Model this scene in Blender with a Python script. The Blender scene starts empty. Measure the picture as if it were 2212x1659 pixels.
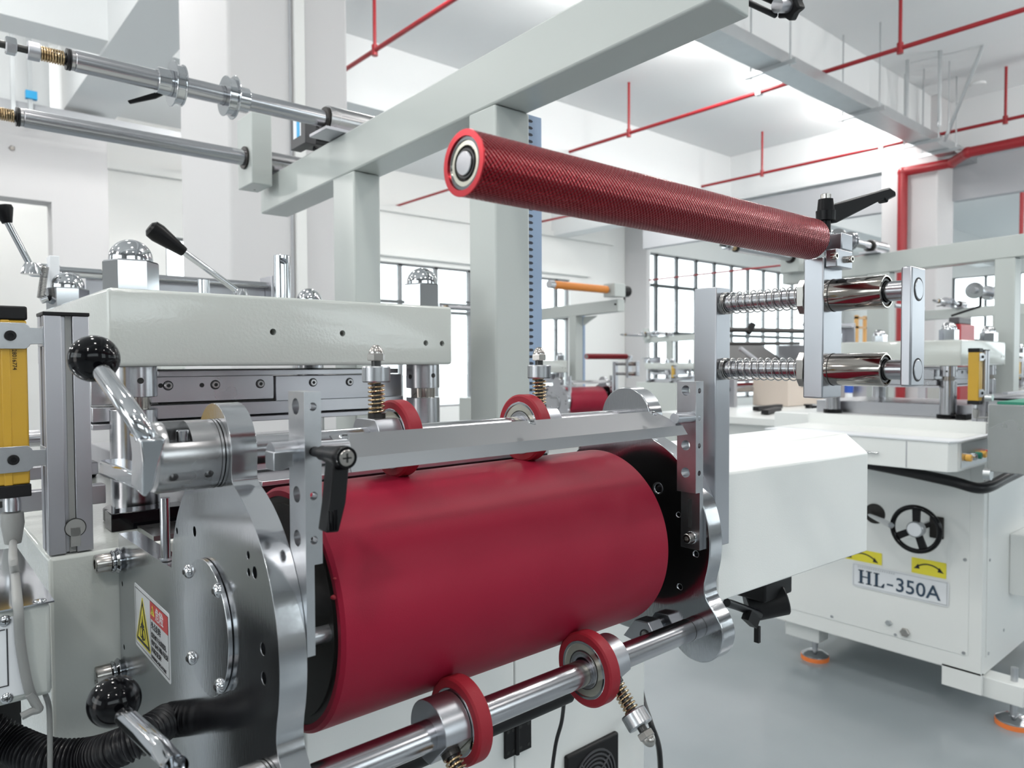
import bpy, bmesh, math, random
from mathutils import Vector, Matrix
random.seed(7)
PI = math.pi
sc = bpy.context.scene
COL = sc.collection

# ------------------------------------------------------------------ camera, world, lights, exposure
F = 1566.155
M = Matrix(((0.758501, 0.0226635, -0.6512776), (-0.6516589, 0.020092, -0.758246), (-0.0040991, 0.9995412, 0.0300087)))
CAM = Vector((0, 0, 1.35))
cd = bpy.data.cameras.new('camera'); cam = bpy.data.objects.new('camera', cd); COL.objects.link(cam)
cam.matrix_world = Matrix.Translation(CAM) @ M.to_4x4()
cd.sensor_width = 36; cd.lens = F / 2212 * 36; cd.clip_start = .02; cd.clip_end = 200
cd.dof.use_dof = True; cd.dof.focus_distance = .80; cd.dof.aperture_fstop = 10
sc.camera = cam
sc.view_settings.view_transform = 'Standard'; sc.view_settings.look = 'None'
sc.view_settings.exposure = -.24; sc.view_settings.gamma = 1; sc.view_settings.use_curve_mapping = False
wd = bpy.data.worlds.new('daylight'); sc.world = wd; wd.use_nodes = True
wn = wd.node_tree.nodes; bgn = wn['Background']
bgn.inputs[0].default_value = (.93, .97, 1, 1); bgn.inputs[1].default_value = 5.0

def area(name, loc, size, rot, power, col=(1, 1, 1), sy=None, shape='RECTANGLE'):
    l = bpy.data.lights.new(name, 'AREA'); l.shape = shape if sy or shape == 'DISK' else 'SQUARE'; l.size = size
    if sy: l.size_y = sy
    l.energy = power; l.color = col
    o = bpy.data.objects.new(name, l); COL.objects.link(o); o.location = loc; o.rotation_euler = rot
    return o
# daylight through the window bands behind and beside the camera
area('window_daylight', (-5.9, 1.0, 2.6), 7, (0, -PI/2, 0), 115, (1, .965, .94), 1.8)

LAMPS = [(-2.6, -3), (-2.6, 1.8), (.3, -3), (.3, -.2), (.2, 1.9), (3.3, -3), (3.0, .4), (-2.6, 6.0), (7.0, -3), (13, -3), (19, -3)]
FILL_LAMPS = [(x, 4.62, 4.80) for x in (-1.6, .6, 3.1, 5.0, 6.9, 8.8, 10.6, 13.5, 17)] + [(-1.0, 11.3, 4.7), (.8, 11.3, 4.7)] + [(x, 8.08, 4.72) for x in (3.1, 5.0, 6.9, 8.8, 10.6, 13.5, 17)] + [(x, -.5, 4.6) for x in (3.6, 5.6, 7.6, 10.3, 14, 18)]

def at(px, py, ax, val):
    """point where the line of sight through a pixel meets the plane ax = val"""
    d = M @ Vector((px - 1106, -(py - 829.5), -F)); i = 'xyz'.index(ax)
    return CAM + d * ((val - CAM[i]) / d[i])

# ------------------------------------------------------------------ materials
def mat(name, col, rough=.5, metal=0, bump=None, spec=.5, coat=0, vary=None, rvary=None, aniso=0, emit=None):
    """bump=(scale,strength,kind)  vary=(colour2,scale,lo,hi)"""
    m = bpy.data.materials.new(name); m.use_nodes = True; nt = m.node_tree; n = nt.nodes; L = nt.links
    b = n['Principled BSDF']
    b.inputs['Base Color'].default_value = (*col, 1); b.inputs['Roughness'].default_value = rough
    b.inputs['Metallic'].default_value = metal; b.inputs['Specular IOR Level'].default_value = spec
    if coat: b.inputs['Coat Weight'].default_value = coat; b.inputs['Coat Roughness'].default_value = .06
    if emit: b.inputs['Emission Color'].default_value = (*emit[0], 1); b.inputs['Emission Strength'].default_value = emit[1]
    tc = None
    def coord():
        nonlocal tc
        if tc is None: tc = n.new('ShaderNodeTexCoord')
        return tc.outputs['Object']
    if vary or rvary:
        v = vary or (col, 8, .4, .6)
        no = n.new('ShaderNodeTexNoise'); no.inputs['Scale'].default_value = v[1]; no.inputs['Detail'].default_value = 4
        sc_ = v[4] if len(v) > 4 else None
        if sc_:
            mp = n.new('ShaderNodeMapping'); mp.inputs['Scale'].default_value = sc_; L.new(coord(), mp.inputs[0]); L.new(mp.outputs[0], no.inputs['Vector'])
        else: L.new(coord(), no.inputs['Vector'])
        if vary:
            cr = n.new('ShaderNodeValToRGB'); cr.color_ramp.elements[0].position = v[2]; cr.color_ramp.elements[1].position = v[3]
            cr.color_ramp.elements[0].color = (*col, 1); cr.color_ramp.elements[1].color = (*v[0], 1)
            L.new(no.outputs[0], cr.inputs[0]); L.new(cr.outputs[0], b.inputs['Base Color'])
        if rvary:
            mr = n.new('ShaderNodeMapRange'); mr.inputs[1].default_value = .3; mr.inputs[2].default_value = .7
            mr.inputs[3].default_value = rvary[0]; mr.inputs[4].default_value = rvary[1]
            L.new(no.outputs[0], mr.inputs[0]); L.new(mr.outputs[0], b.inputs['Roughness'])
    if bump:
        s, st, kind = bump[:3]
        if kind == 'knurl':
            bm_ = bump[3]
            mp = n.new('ShaderNodeSeparateXYZ'); L.new(coord(), mp.inputs[0])
            a = n.new('ShaderNodeMath'); a.operation = 'ARCTAN2'
            ax0, ax1, ax2 = bm_  # axis letter order: along, u, v
            L.new(mp.outputs[ax1], a.inputs[0]); L.new(mp.outputs[ax2], a.inputs[1])
            outs = []
            for sg in (1, -1):
                k = n.new('ShaderNodeMath'); k.operation = 'MULTIPLY'; k.inputs[1].default_value = sg * bump[4]; L.new(a.outputs[0], k.inputs[0])
                k2 = n.new('ShaderNodeMath'); k2.operation = 'MULTIPLY_ADD'; k2.inputs[1].default_value = s; L.new(mp.outputs[ax0], k2.inputs[0]); L.new(k.outputs[0], k2.inputs[2])
                sn = n.new('ShaderNodeMath'); sn.operation = 'SINE'; L.new(k2.outputs[0], sn.inputs[0]); outs.append(sn)
            ad = n.new('ShaderNodeMath'); ad.operation = 'MAXIMUM' if bump[5:] else 'ADD'; L.new(outs[0].outputs[0], ad.inputs[0]); L.new(outs[1].outputs[0], ad.inputs[1])
            src = ad.outputs[0]; dist = .0006
        else:
            no2 = n.new('ShaderNodeTexNoise'); no2.inputs['Scale'].default_value = s; no2.inputs['Detail'].default_value = 2
            if kind == 'brush':
                mp = n.new('ShaderNodeMapping'); mp.inputs['Scale'].default_value = bump[3]; L.new(coord(), mp.inputs[0]); L.new(mp.outputs[0], no2.inputs['Vector'])
            else: L.new(coord(), no2.inputs['Vector'])
            src = no2.outputs[0]; dist = .001
        bp = n.new('ShaderNodeBump'); bp.inputs['Strength'].default_value = st; bp.inputs['Distance'].default_value = dist
        L.new(src, bp.inputs['Height']); L.new(bp.outputs[0], b.inputs['Normal'])
    return m

m_paint = mat('grey_machine_paint', (.52, .545, .52), .15, bump=(230, .32, 'noise'), coat=.3)
m_paintw = mat('white_machine_paint', (.80, .815, .80), .33, bump=(500, .12, 'noise'))
m_gantry = mat('gantry_paint', (.46, .49, .475), .30, bump=(300, .08, 'noise'))
m_chrome = mat('polished_chrome', (.55, .56, .58), .09, 1)
m_shaft = mat('ground_shaft_steel', (.46, .46, .48), .20, 1, bump=(60, .05, 'brush', (1, 40, 40)))
m_steel = mat('turned_steel', (.42, .415, .42), .24, 1, rvary=(.18, .3))
m_plate = mat('lapped_steel_plate', (.52, .53, .55), .15, 1, vary=((.46, .47, .49), 7, .2, .8), rvary=(.11, .20), bump=(90, .05, 'brush', (1, 6, 1)))
m_edge = mat('milled_aluminium', (.45, .46, .49), .32, 1, rvary=(.26, .38))
m_alu = mat('anodised_aluminium', (.50, .50, .53), .38, 1)
m_zinc = mat('zinc_plated_steel', (.52, .53, .55), .30, 1, vary=((.47, .48, .50), 120, .2, .8), bump=(1200, .04, 'noise'))
m_die = mat('ground_die_steel', (.50, .50, .52), .30, 1, vary=((.44, .44, .47), 12, .1, .9), rvary=(.26, .34))
m_nickel = mat('nickel_plate', (.40, .38, .36), .24, 1)
m_nickb = mat('nickel_bushing', (.40, .37, .34), .10, 1)
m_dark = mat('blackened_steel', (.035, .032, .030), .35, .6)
m_rod = mat('dark_spring_rod', (.05, .05, .05), .3, .7)
m_brass = mat('bronze_spring_wire', (.50, .37, .22), .22, 1)
m_sprw = mat('grey_spring_wire', (.42, .41, .40), .25, 1)
m_drum = mat('dark_red_rubber', (.29, .011, .034), .46, bump=(900, .10, 'noise'), spec=.20, vary=((.25, .008, .028), 5, .3, .75), rvary=(.40, .52))
m_tyre = mat('red_urethane', (.27, .013, .024), .52, spec=.3, bump=(800, .12, 'noise'))
m_redan = mat('red_anodised', (.42, .035, .045), .28, .9)
m_knurl = mat('red_knurled_anodised', (.19, .005, .011), .28, .9, bump=(1750, .9, 'knurl', (0, 1, 2), 36))
m_cream = mat('bearing_shield', (.60, .58, .50), .22, .85)
m_black = mat('black_gloss_plastic', (.003, .003, .004), .07, spec=.25)
m_blackm = mat('black_matt_plastic', (.008, .008, .009), .45, spec=.25)
m_blacks = mat('black_satin_lever', (.005, .005, .006), .33, spec=.15)
m_sheet = mat('satin_sheet_steel', (.34, .345, .355), .34, 1)
m_rubber = mat('black_rubber', (.008, .008, .010), .35, spec=.35)
m_hole = mat('dark_recess', (.02, .02, .02), .6)
m_yel = mat('yellow_housing', (.52, .31, .03), .30, bump=(400, .08, 'noise'))
m_ylab = mat('yellow_label', (.82, .72, .05), .4)
m_white = mat('white_label', (.78, .80, .83), .35)
m_redl = mat('red_label', (.62, .05, .05), .4)
m_ink = mat('black_ink', (.02, .02, .025), .5)
m_navy = mat('navy_ink', (.03, .06, .10), .5)
m_cable = mat('grey_cable_jacket', (.25, .255, .25), .45)
m_blue = mat('blue_cable_duct', (.30, .40, .56), .5)
m_slot = mat('duct_slot_shadow', (.03, .035, .05), .7)
m_motor = mat('dark_grey_motor', (.055, .055, .06), .4)
m_lblue = mat('sky_blue_label', (.03, .38, .72), .4)
m_wallg = mat('darkened_unseen_wall', (.42, .43, .43), .8)  # unseen walls only, darkened so the steel reflects a dimmer room
m_wall = mat('white_wall_paint', (.80, .80, .785), .8, bump=(40, .05, 'noise'))
m_col = mat('column_paint', (.62, .61, .615), .8)
m_ceil = mat('ceiling_paint', (.80, .815, .82), .85)
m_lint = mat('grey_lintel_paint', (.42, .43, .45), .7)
m_frame = mat('window_frame_grey', (.24, .24, .25), .5)
m_floor = mat('grey_epoxy_floor', (.25, .285, .305), .16, vary=((.33, .36, .378), .9, .35, .68), rvary=(.10, .24), bump=(4, .04, 'noise'))
m_yard = mat('pale_concrete_yard', (.55, .55, .54), .9)
m_pipe = mat('red_sprinkler_paint', (.30, .012, .018), .35)
m_galv = mat('galvanised_steel', (.58, .60, .61), .34, 1, vary=((.54, .56, .57), 8, .2, .8))
m_orange = mat('orange_rubber', (.58, .19, .02), .45)
m_foot = mat('orange_foot_pad', (.85, .22, .05), .5)
m_inox = mat('stainless_sheet', (.46, .47, .47), .26, 1, vary=((.40, .41, .41), 6, .2, .8), rvary=(.18, .36))
m_mirror = mat('protective_film_steel', (.72, .74, .77), .12, 1, bump=(12, .25, 'brush', (3, 1, 1)))
m_green = mat('green_belt', (.02, .22, .14), .5)
m_tan = mat('beige_box_paint', (.62, .54, .47), .5)
m_bluek = mat('blue_knob', (.02, .08, .40), .4)
m_lamp = mat('lamp_diffuser', (.9, .9, .9), .5, emit=((1, .98, .95), 6))
m_led = mat('amber_indicator', (.9, .5, .1), .3)
m_wood = mat('orange_wood', (.72, .38, .12), .5)
def glass_mat():
    m = bpy.data.materials.new('window_glass'); m.use_nodes = True; nt = m.node_tree; n = nt.nodes; n.remove(n['Principled BSDF'])
    t = n.new('ShaderNodeBsdfTransparent'); t.inputs[0].default_value = (.93, .96, .96, 1); g = n.new('ShaderNodeBsdfGlossy'); g.inputs['Roughness'].default_value = .03
    mx = n.new('ShaderNodeMixShader'); mx.inputs[0].default_value = .05
    nt.links.new(t.outputs[0], mx.inputs[1]); nt.links.new(g.outputs[0], mx.inputs[2])
    nt.links.new(mx.outputs[0], n['Material Output'].inputs[0]); return m
m_glass = glass_mat()

# ------------------------------------------------------------------ mesh helpers
def basis(d):
    d = Vector(d).normalized(); u = Vector((0, 0, 1)) if abs(d.z) < .9 else Vector((1, 0, 0))
    a = d.cross(u).normalized(); b = d.cross(a).normalized(); return d, a, b
class MB:
    def __init__(s): s.v = []; s.f = []
    def add(s, v, f):
        k = len(s.v); s.v += [Vector(p) for p in v]; s.f += [tuple(i + k for i in q) for q in f]; return s
    def box(s, x0, x1, y0, y1, z0, z1):
        return s.add([(x, y, z) for x in (x0, x1) for y in (y0, y1) for z in (z0, z1)],
                     [(0, 1, 3, 2), (4, 6, 7, 5), (0, 4, 5, 1), (2, 3, 7, 6), (0, 2, 6, 4), (1, 5, 7, 3)])
    def obox(s, c, ux, uy, uz, sx, sy, sz):
        c = Vector(c); ux, uy, uz = [Vector(q).normalized() for q in (ux, uy, uz)]
        return s.add([c + ux * a * sx / 2 + uy * b * sy / 2 + uz * d * sz / 2 for a in (-1, 1) for b in (-1, 1) for d in (-1, 1)],
                     [(0, 1, 3, 2), (4, 6, 7, 5), (0, 4, 5, 1), (2, 3, 7, 6), (0, 2, 6, 4), (1, 5, 7, 3)])
    def lathe(s, prof, p0, d, n=48):
        """prof = [(distance along axis, radius)]; closed when both ends have radius 0, else a ring"""
        p0 = Vector(p0); d, a, b = basis(d); k0 = len(s.v); rings = []
        for t, r in prof:
            if r < 1e-7: rings.append([len(s.v)]); s.v.append(p0 + d * t)
            else:
                rings.append(list(range(len(s.v), len(s.v) + n)))
                for i in range(n):
                    an = 2 * PI * i / n; s.v.append(p0 + d * t + (a * math.cos(an) + b * math.sin(an)) * r)
        closed = prof[0][1] > 1e-7 and prof[-1] == prof[0]
        for q in range(len(rings) - 1):
            A, B = rings[q], rings[q + 1]
            for i in range(n):
                j = (i + 1) % n
                if len(A) == 1 and len(B) == 1: break
                if len(A) == 1: s.f.append((A[0], B[j], B[i]))
                elif len(B) == 1: s.f.append((A[i], A[j], B[0]))
                else: s.f.append((A[i], A[j], B[j], B[i]))
        return s
    def cyl(s, p0, p1, r, r1=None, n=40, ch=0):
        p0 = Vector(p0); p1 = Vector(p1); L = (p1 - p0).length; r1 = r if r1 is None else r1
        pr = [(0, 0), (0, r - ch)] + ([(ch, r)] if ch else []) + ([(L - ch, r1)] if ch else []) + [(L, r1 - ch), (L, 0)]
        return s.lathe(pr, p0, p1 - p0, n)
    def ring(s, p0, p1, ro, ri, n=48, ch=0):
        p0 = Vector(p0); p1 = Vector(p1); L = (p1 - p0).length
        pr = [(0, ri), (0, ro - ch)] + ([(ch, ro), (L - ch, ro)] if ch else []) + [(L, ro - ch), (L, ri), (0, ri)]
        if not ch: pr = [(0, ri), (0, ro), (L, ro), (L, ri), (0, ri)]
        return s.lathe(pr, p0, p1 - p0, n)
    def sph(s, c, r, n=48, m=24, sq=1, d=(0, 0, 1)):
        return s.lathe([(-r * sq * math.cos(PI * i / m), r * math.sin(PI * i / m) if 0 < i < m else 0) for i in range(m + 1)], c, d, n)
    def dome(s, c, r, d, h=None, n=40, m=10):
        h = h or r
        return s.lathe([(0, 0)] + [(h * math.sin(PI / 2 * i / m), r * math.cos(PI / 2 * i / m) if i < m else 0) for i in range(m + 1)], c, d, n)
    def prism(s, poly, ax, a0, a1):
        """polygon in the plane across axis ax: x->(y,z) y->(x,z) z->(x,y)"""
        def P(u, v, a): return {'x': (a, u, v), 'y': (u, a, v), 'z': (u, v, a)}[ax]
        n = len(poly)
        return s.add([P(u, v, a0) for u, v in poly] + [P(u, v, a1) for u, v in poly],
                     [tuple(range(n)), tuple(range(2 * n - 1, n - 1, -1))] + [(i, i + n, (i + 1) % n + n, (i + 1) % n) for i in range(n)])
    def fprism(s, pts, off):
        n = len(pts); off = Vector(off)
        return s.add([Vector(p) for p in pts] + [Vector(p) + off for p in pts],
                     [tuple(range(n)), tuple(range(2 * n - 1, n - 1, -1))] + [(i, i + n, (i + 1) % n + n, (i + 1) % n) for i in range(n)])
    def tube(s, path, r, n=16, rf=None):
        path = [Vector(p) for p in path]; k = len(s.v); N = len(path)
        up = None
        for i, p in enumerate(path):
            t = (path[min(i + 1, N - 1)] - path[max(i - 1, 0)]).normalized()
            if up is None: _, up, _ = basis(t)
            up = (up - t * up.dot(t)).normalized(); w = t.cross(up); rr = r if rf is None else rf(i)
            for j in range(n):
                an = 2 * PI * j / n; s.v.append(p + (up * math.cos(an) + w * math.sin(an)) * rr)
        for i in range(N - 1):
            for j in range(n):
                j2 = (j + 1) % n; s.f.append((k + i * n + j, k + i * n + j2, k + (i + 1) * n + j2, k + (i + 1) * n + j))
        s.f.append(tuple(k + j for j in range(n))[::-1]); s.f.append(tuple(k + (N - 1) * n + j for j in range(n)))
        return s
    def spring(s, p0, p1, R, turns, r, n=8, seg=20):
        p0 = Vector(p0); p1 = Vector(p1); d, a, b = basis(p1 - p0); N = int(turns * seg)
        return s.tube([p0 + (p1 - p0) * (i / N) + (a * math.cos(2 * PI * i / seg) + b * math.sin(2 * PI * i / seg)) * R for i in range(N + 1)], r, n)
    def knurl(s, p0, p1, R, n=56, rows=9, dp=.00045):
        p0 = Vector(p0); p1 = Vector(p1); d, a, b = basis(p1 - p0); k = len(s.v); L = (p1 - p0).length
        s.v.append(p0)
        for r in range(rows * 2 + 1):
            e = .0007 if r in (0, rows * 2) else 0
            for i in range(n * 2):
                an = PI * i / n; rr = R - e - (dp if (i + r) % 2 else 0); s.v.append(p0 + d * (L * r / (rows * 2)) + (a * math.cos(an) + b * math.sin(an)) * rr)
        s.v.append(p1); N = n * 2; top = k + 1 + rows * 2 * N
        for i in range(N):
            j = (i + 1) % N; s.f.append((k, k + 1 + j, k + 1 + i)); s.f.append((top + i, top + j, len(s.v) - 1))
            for r in range(rows * 2): q = k + 1 + r * N; s.f.append((q + i, q + j, q + N + j, q + N + i))
        return s
    def hexnut(s, p0, d, rad, h, rot=0, ch=.12, n=6):
        p0 = Vector(p0); d, a, b = basis(d); k = len(s.v); lv = [(0, 1 - ch), (h * ch, 1), (h * (1 - ch), 1), (h, 1 - ch)]
        for t, q in lv:
            for i in range(n):
                an = rot + 2 * PI * i / n; s.v.append(p0 + d * t + (a * math.cos(an) + b * math.sin(an)) * rad * q)
        for q in range(3):
            for i in range(n):
                j = (i + 1) % n; s.f.append((k + q * n + i, k + q * n + j, k + (q + 1) * n + j, k + (q + 1) * n + i))
        s.f.append(tuple(k + i for i in range(n))[::-1]); s.f.append(tuple(k + 3 * n + i for i in range(n)))
        return s
    def build(s, name, m, parent=None, bevel=0, seg=2, smooth=True, ang=32):
        org = parent_world(parent) if parent else Vector((0, 0, 0))
        me = bpy.data.meshes.new(name); me.from_pydata([v - org for v in s.v], [], s.f)
        bm = bmesh.new(); bm.from_mesh(me); bmesh.ops.recalc_face_normals(bm, faces=bm.faces); bm.to_mesh(me); bm.free()
        if smooth:
            me.polygons.foreach_set('use_smooth', [True] * len(me.polygons)); me.set_sharp_from_angle(angle=math.radians(ang))
        me.materials.append(m); o = bpy.data.objects.new(name, me); COL.objects.link(o)
        if parent: o.parent = parent
        if bevel:
            b = o.modifiers.new('bevel', 'BEVEL'); b.width = bevel; b.segments = seg; b.limit_method = 'ANGLE'; b.angle_limit = math.radians(40); b.harden_normals = False
        return o
def parent_world(o):
    p = Vector((0, 0, 0))
    while o: p += o.location; o = o.parent
    return p
def cut(o, cb):
    """subtract the closed shapes of mesh-builder cb from object o, leaving a plain mesh"""
    org = parent_world(o.parent) if o.parent else Vector((0, 0, 0))
    me = bpy.data.meshes.new('c'); me.from_pydata([v - org for v in cb.v], [], cb.f)
    bm = bmesh.new(); bm.from_mesh(me); bmesh.ops.recalc_face_normals(bm, faces=bm.faces); bm.to_mesh(me); bm.free()
    c = bpy.data.objects.new('c', me); COL.objects.link(c); c.parent = o.parent
    bo = o.modifiers.new('b', 'BOOLEAN'); bo.object = c; bo.operation = 'DIFFERENCE'; bo.solver = 'EXACT'
    if len(o.modifiers) > 1: o.modifiers.move(len(o.modifiers) - 1, 0)
    keep = [(x.name, x.width) for x in o.modifiers if x.type == 'BEVEL']
    for x in list(o.modifiers):
        if x.type == 'BEVEL': o.modifiers.remove(x)
    bpy.context.view_layer.update()
    nm = bpy.data.meshes.new_from_object(o.evaluated_get(bpy.context.evaluated_depsgraph_get()))
    o.modifiers.clear(); o.data = nm; bpy.data.objects.remove(c)
    nm.polygons.foreach_set('use_smooth', [True] * len(nm.polygons)); nm.set_sharp_from_angle(angle=math.radians(32))
    for _, w in keep:
        b = o.modifiers.new('bevel', 'BEVEL'); b.width = w; b.segments = 2; b.limit_method = 'ANGLE'; b.angle_limit = math.radians(40)
    return o
def tag(o, label, cat, group=None, kind=None):
    if label: o['label'] = label
    if cat: o['category'] = cat
    if group: o['group'] = group
    if kind: o['kind'] = kind
    return o
def thing(name, label, cat, loc, group=None):
    o = bpy.data.objects.new(name, None); COL.objects.link(o); o.location = loc; o.empty_display_size = .05
    return tag(o, label, cat, group)
def struct(o): o['kind'] = 'structure'; return o
def text(name, s, size, org, u, v, m, parent, ext=.0002, align='LEFT', bold=0, sx=1):
    cu = bpy.data.curves.new(name, 'FONT'); cu.body = s; cu.size = size; cu.extrude = ext; cu.align_x = align; cu.offset = bold
    cu.resolution_u = 3
    t = bpy.data.objects.new(name, cu); COL.objects.link(t); bpy.context.view_layer.update()
    me = bpy.data.meshes.new_from_object(t.evaluated_get(bpy.context.evaluated_depsgraph_get())); bpy.data.objects.remove(t)
    u = Vector(u).normalized(); v = Vector(v).normalized(); w = u.cross(v); po = parent_world(parent)
    for q in me.vertices: q.co = Vector(org) - po + u * q.co.x * sx + v * q.co.y + w * q.co.z
    me.materials.clear(); me.materials.append(m); o = bpy.data.objects.new(name, me); COL.objects.link(o); o.parent = parent; return o
def lab(o, l): o['label'] = l; return o
X = Vector((1, 0, 0)); Y = Vector((0, 1, 0)); Z = Vector((0, 0, 1))
def screw_head(name, c, d, r, h, m, parent, dark=True, soc=.5):
    """socket head screw: knurled head with a hexagonal recess, axis d pointing out"""
    d = Vector(d).normalized(); c = Vector(c)
    mb = MB(); _, a, b = basis(d)
    mb.lathe([(0, 0), (0, r * .96), (h * .85, r), (h, r * .9), (h, r * soc), (h * .45, r * soc * .96), (h * .45, 0)], c, d, 28)
    return mb.build(name, m, parent, ang=40)

# ================================================================== THE ROOM
H = 5.0; YW = 12.0
struct(MB().box(-6.2, 26, -6.2, 12.3, -.2, 0).build('floor', m_floor))
struct(MB().box(-6.2, 26, -6.2, 12.3, H, H + .2).build('ceiling', m_ceil))
def wall_y(name, y0, y1, holes, x0, x1, m=m_wall):
    xs = sorted({x0, x1} | {h[0] for h in holes} | {h[1] for h in holes}); mb = MB()
    for a, b in zip(xs, xs[1:]):
        hs = sorted([h for h in holes if h[0] <= a + 1e-6 and h[1] >= b - 1e-6], key=lambda h: h[2]); z = 0
        for h in hs: mb.box(a, b, y0, y1, z, h[2]); z = h[3]
        mb.box(a, b, y0, y1, z, H)
    return struct(mb.build(name, m, smooth=False))
def wall_x(name, x0, x1, holes, y0, y1, m=m_wall):
    ys = sorted({y0, y1} | {h[0] for h in holes} | {h[1] for h in holes}); mb = MB()
    for a, b in zip(ys, ys[1:]):
        hs = sorted([h for h in holes if h[0] <= a + 1e-6 and h[1] >= b - 1e-6], key=lambda h: h[2]); z = 0
        for h in hs: mb.box(x0, x1, a, b, z, h[2]); z = h[3]
        mb.box(x0, x1, a, b, z, H)
    return struct(mb.build(name, m, smooth=False))
zr = at(1424, 547, 'y', YW).z; zl = at(948, 576, 'y', YW).z
xr0, xl0, xl1 = at(1405, 560, 'y', YW).x, at(822, 570, 'y', YW).x - .3, at(1232, 620, 'y', YW).x
xs0, xs1 = at(358, 520, 'y', YW).x, at(404, 520, 'y', YW).x
HOLES = [(xs0, xs1 + .6, .5, at(380, 512, 'y', YW).z), (xl0, xl1, .45, zl), (xr0, 25.2, .25, zr)]
wall_y('wall_left', YW, YW + .25, HOLES, -6.2, 26)
wall_x('wall_far', 26, 26.2, [(-5, 3, 1, 4), (4, 11, 1, 4)], -6.2, 12.25)
wall_y('wall_right', -6.2, -6, [(-4.5, 1.2, 2.1, 3.7), (3.1, 5.6, 1.25, 3.7), (9.5, 24, 1.3, 3.7)], -6.2, 26, m_wallg)
wall_x('wall_back', -6.2, -6, [(-2.5, 4.5, 1.7, 3.5), (7.6, 11.4, 1.1, 3.7)], -6.2, 12.25, m_wallg)
wi = 0
def window(axis, c, a0, a1, z0, z1, pitch, rows, fr=.035, first=None):
    """frame with mullions and transoms plus one pane sheet; axis is the wall normal"""
    global wi
    wi += 1; mb = MB(); g = MB()
    def bx(q, p0, p1, y0, y1, w):
        if axis == 'y': q.box(p0, p1, c, c + w, y0, y1)
        else: q.box(c, c + w, p0, p1, y0, y1)
    bx(mb, a0, a0 + fr, z0, z1, .07); bx(mb, a1 - fr, a1, z0, z1, .07); bx(mb, a0, a1, z0, z0 + fr, .07); bx(mb, a0, a1, z1 - fr, z1, .07)
    p = first if first is not None else a0 + pitch
    while p < a1 - .1: bx(mb, p - fr, p + fr, z0, z1, .07); p += pitch
    for r in rows:
        if z0 < r < z1: bx(mb, a0, a1, r - fr * .8, r + fr * .8, .07)
    t = bpy.data.objects.new(f'window_{wi}', None); COL.objects.link(t); t.location = (a0, c, z0) if axis == 'y' else (c, a0, z0); struct(t)
    mb.build('window_frame', m_frame, t, smooth=False)
    bx(g, a0 + fr, a1 - fr, z0 + fr, z1 - fr, .008); g.build('window_pane', m_glass, t, smooth=False)
rr = [at(1424, 616, 'y', YW).z, at(1424, 719, 'y', YW).z, at(1424, 719, 'y', YW).z - 1.0]
window('y', YW + .08, *HOLES[2][:2], *HOLES[2][2:], .888, rr, .055, at(1424, 600, 'y', YW).x)
rl = [at(948, 656, 'y', YW).z, at(948, 674, 'y', YW).z]
window('y', YW + .08, *HOLES[1][:2], *HOLES[1][2:], .84, rl, .04, at(870, 600, 'y', YW).x)
window('y', YW + .08, *HOLES[0][:2], *HOLES[0][2:], .84, [2.0], .04)
window('x', 26.05, -5, 3, 1, 4, .9, [2, 3]); window('x', 26.05, 4, 11, 1, 4, .9, [2, 3])
window('y', -6.12, -4.5, 1.2, 2.1, 3.7, .9, [2.9]); window('y', -6.12, 3.1, 5.6, 1.25, 3.7, .9, [2.5]); window('y', -6.12, 9.5, 24, 1.3, 3.7, .9, [2.5])
window('x', -6.12, -2.5, 4.5, 1.7, 3.5, .9, [2.6]); window('x', -6.12, 7.6, 11.4, 1.1, 3.7, .9, [2.4])
# exterior view: pale yard
struct(MB().box(-60, 90, -70, 80, -.5, -.3).build('floor_outside', m_yard))
# window head band on the left wall and ledges
struct(MB().box(xl0 - .4, xl1 + .6, YW - .12, YW, zl + .10, zl + .22).build('trim_1', m_wall))
struct(MB().box(-6, xr0 - 1.5, YW - .10, YW, at(320, 365, 'y', YW).z - .1, at(320, 365, 'y', YW).z + .02).build('trim_2', m_wall))
# columns
def column(n, x0, x1, y0, y1): return struct(MB().box(x0, x1, y0, y1, 0, H).build(f'trim_{n}', m_col, bevel=.02))
column(3, 1.42, 2.14, 4.0, 4.84)
column(4, 11.0, 11.62, 3.8, 4.55)
column(5, 20.2, 20.9, 3.9, 4.7)
cx = at(1403, 700, 'y', 11.3).x
column(6, at(1369, 700, 'x', cx).x - .1, cx, 11.3, YW)
# beams under the slab
def beam(n, x0, x1, y0, y1, z0, m=m_ceil, z1=H): return struct(MB().box(x0, x1, y0, y1, z0, z1).build(f'trim_{n}', m))
beam(8, -6, 26, 3.9, 4.3, 4.50); beam(9, -6, 26, 7.36, 7.75, 4.25); beam(10, -6, 26, -1.2, -.8, 4.25)
beam(11, 1.56, 2.08, -6, 12, 4.22); beam(12, 11.5, 11.95, -6, 12, 4.22)
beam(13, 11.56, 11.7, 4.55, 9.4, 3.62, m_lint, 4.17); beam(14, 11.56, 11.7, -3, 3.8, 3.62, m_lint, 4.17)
beam(15, -6, 1.4, 9.35, 9.75, 4.15)
# partition wall at the left with its opening
px0 = at(235, 500, 'y', 9.4).x; dz = at(60, 430, 'y', 9.4).z; dx0, dx1 = at(-60, 500, 'y', 9.4).x, at(113, 500, 'y', 9.4).x
struct(MB().box(-6, dx0, 9.4, 9.7, 0, 4.15).box(dx1, px0, 9.4, 9.7, 0, 4.15).box(dx0, dx1, 9.4, 9.7, dz, 4.15).build('wall_partition', m_col, smooth=False))
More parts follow.
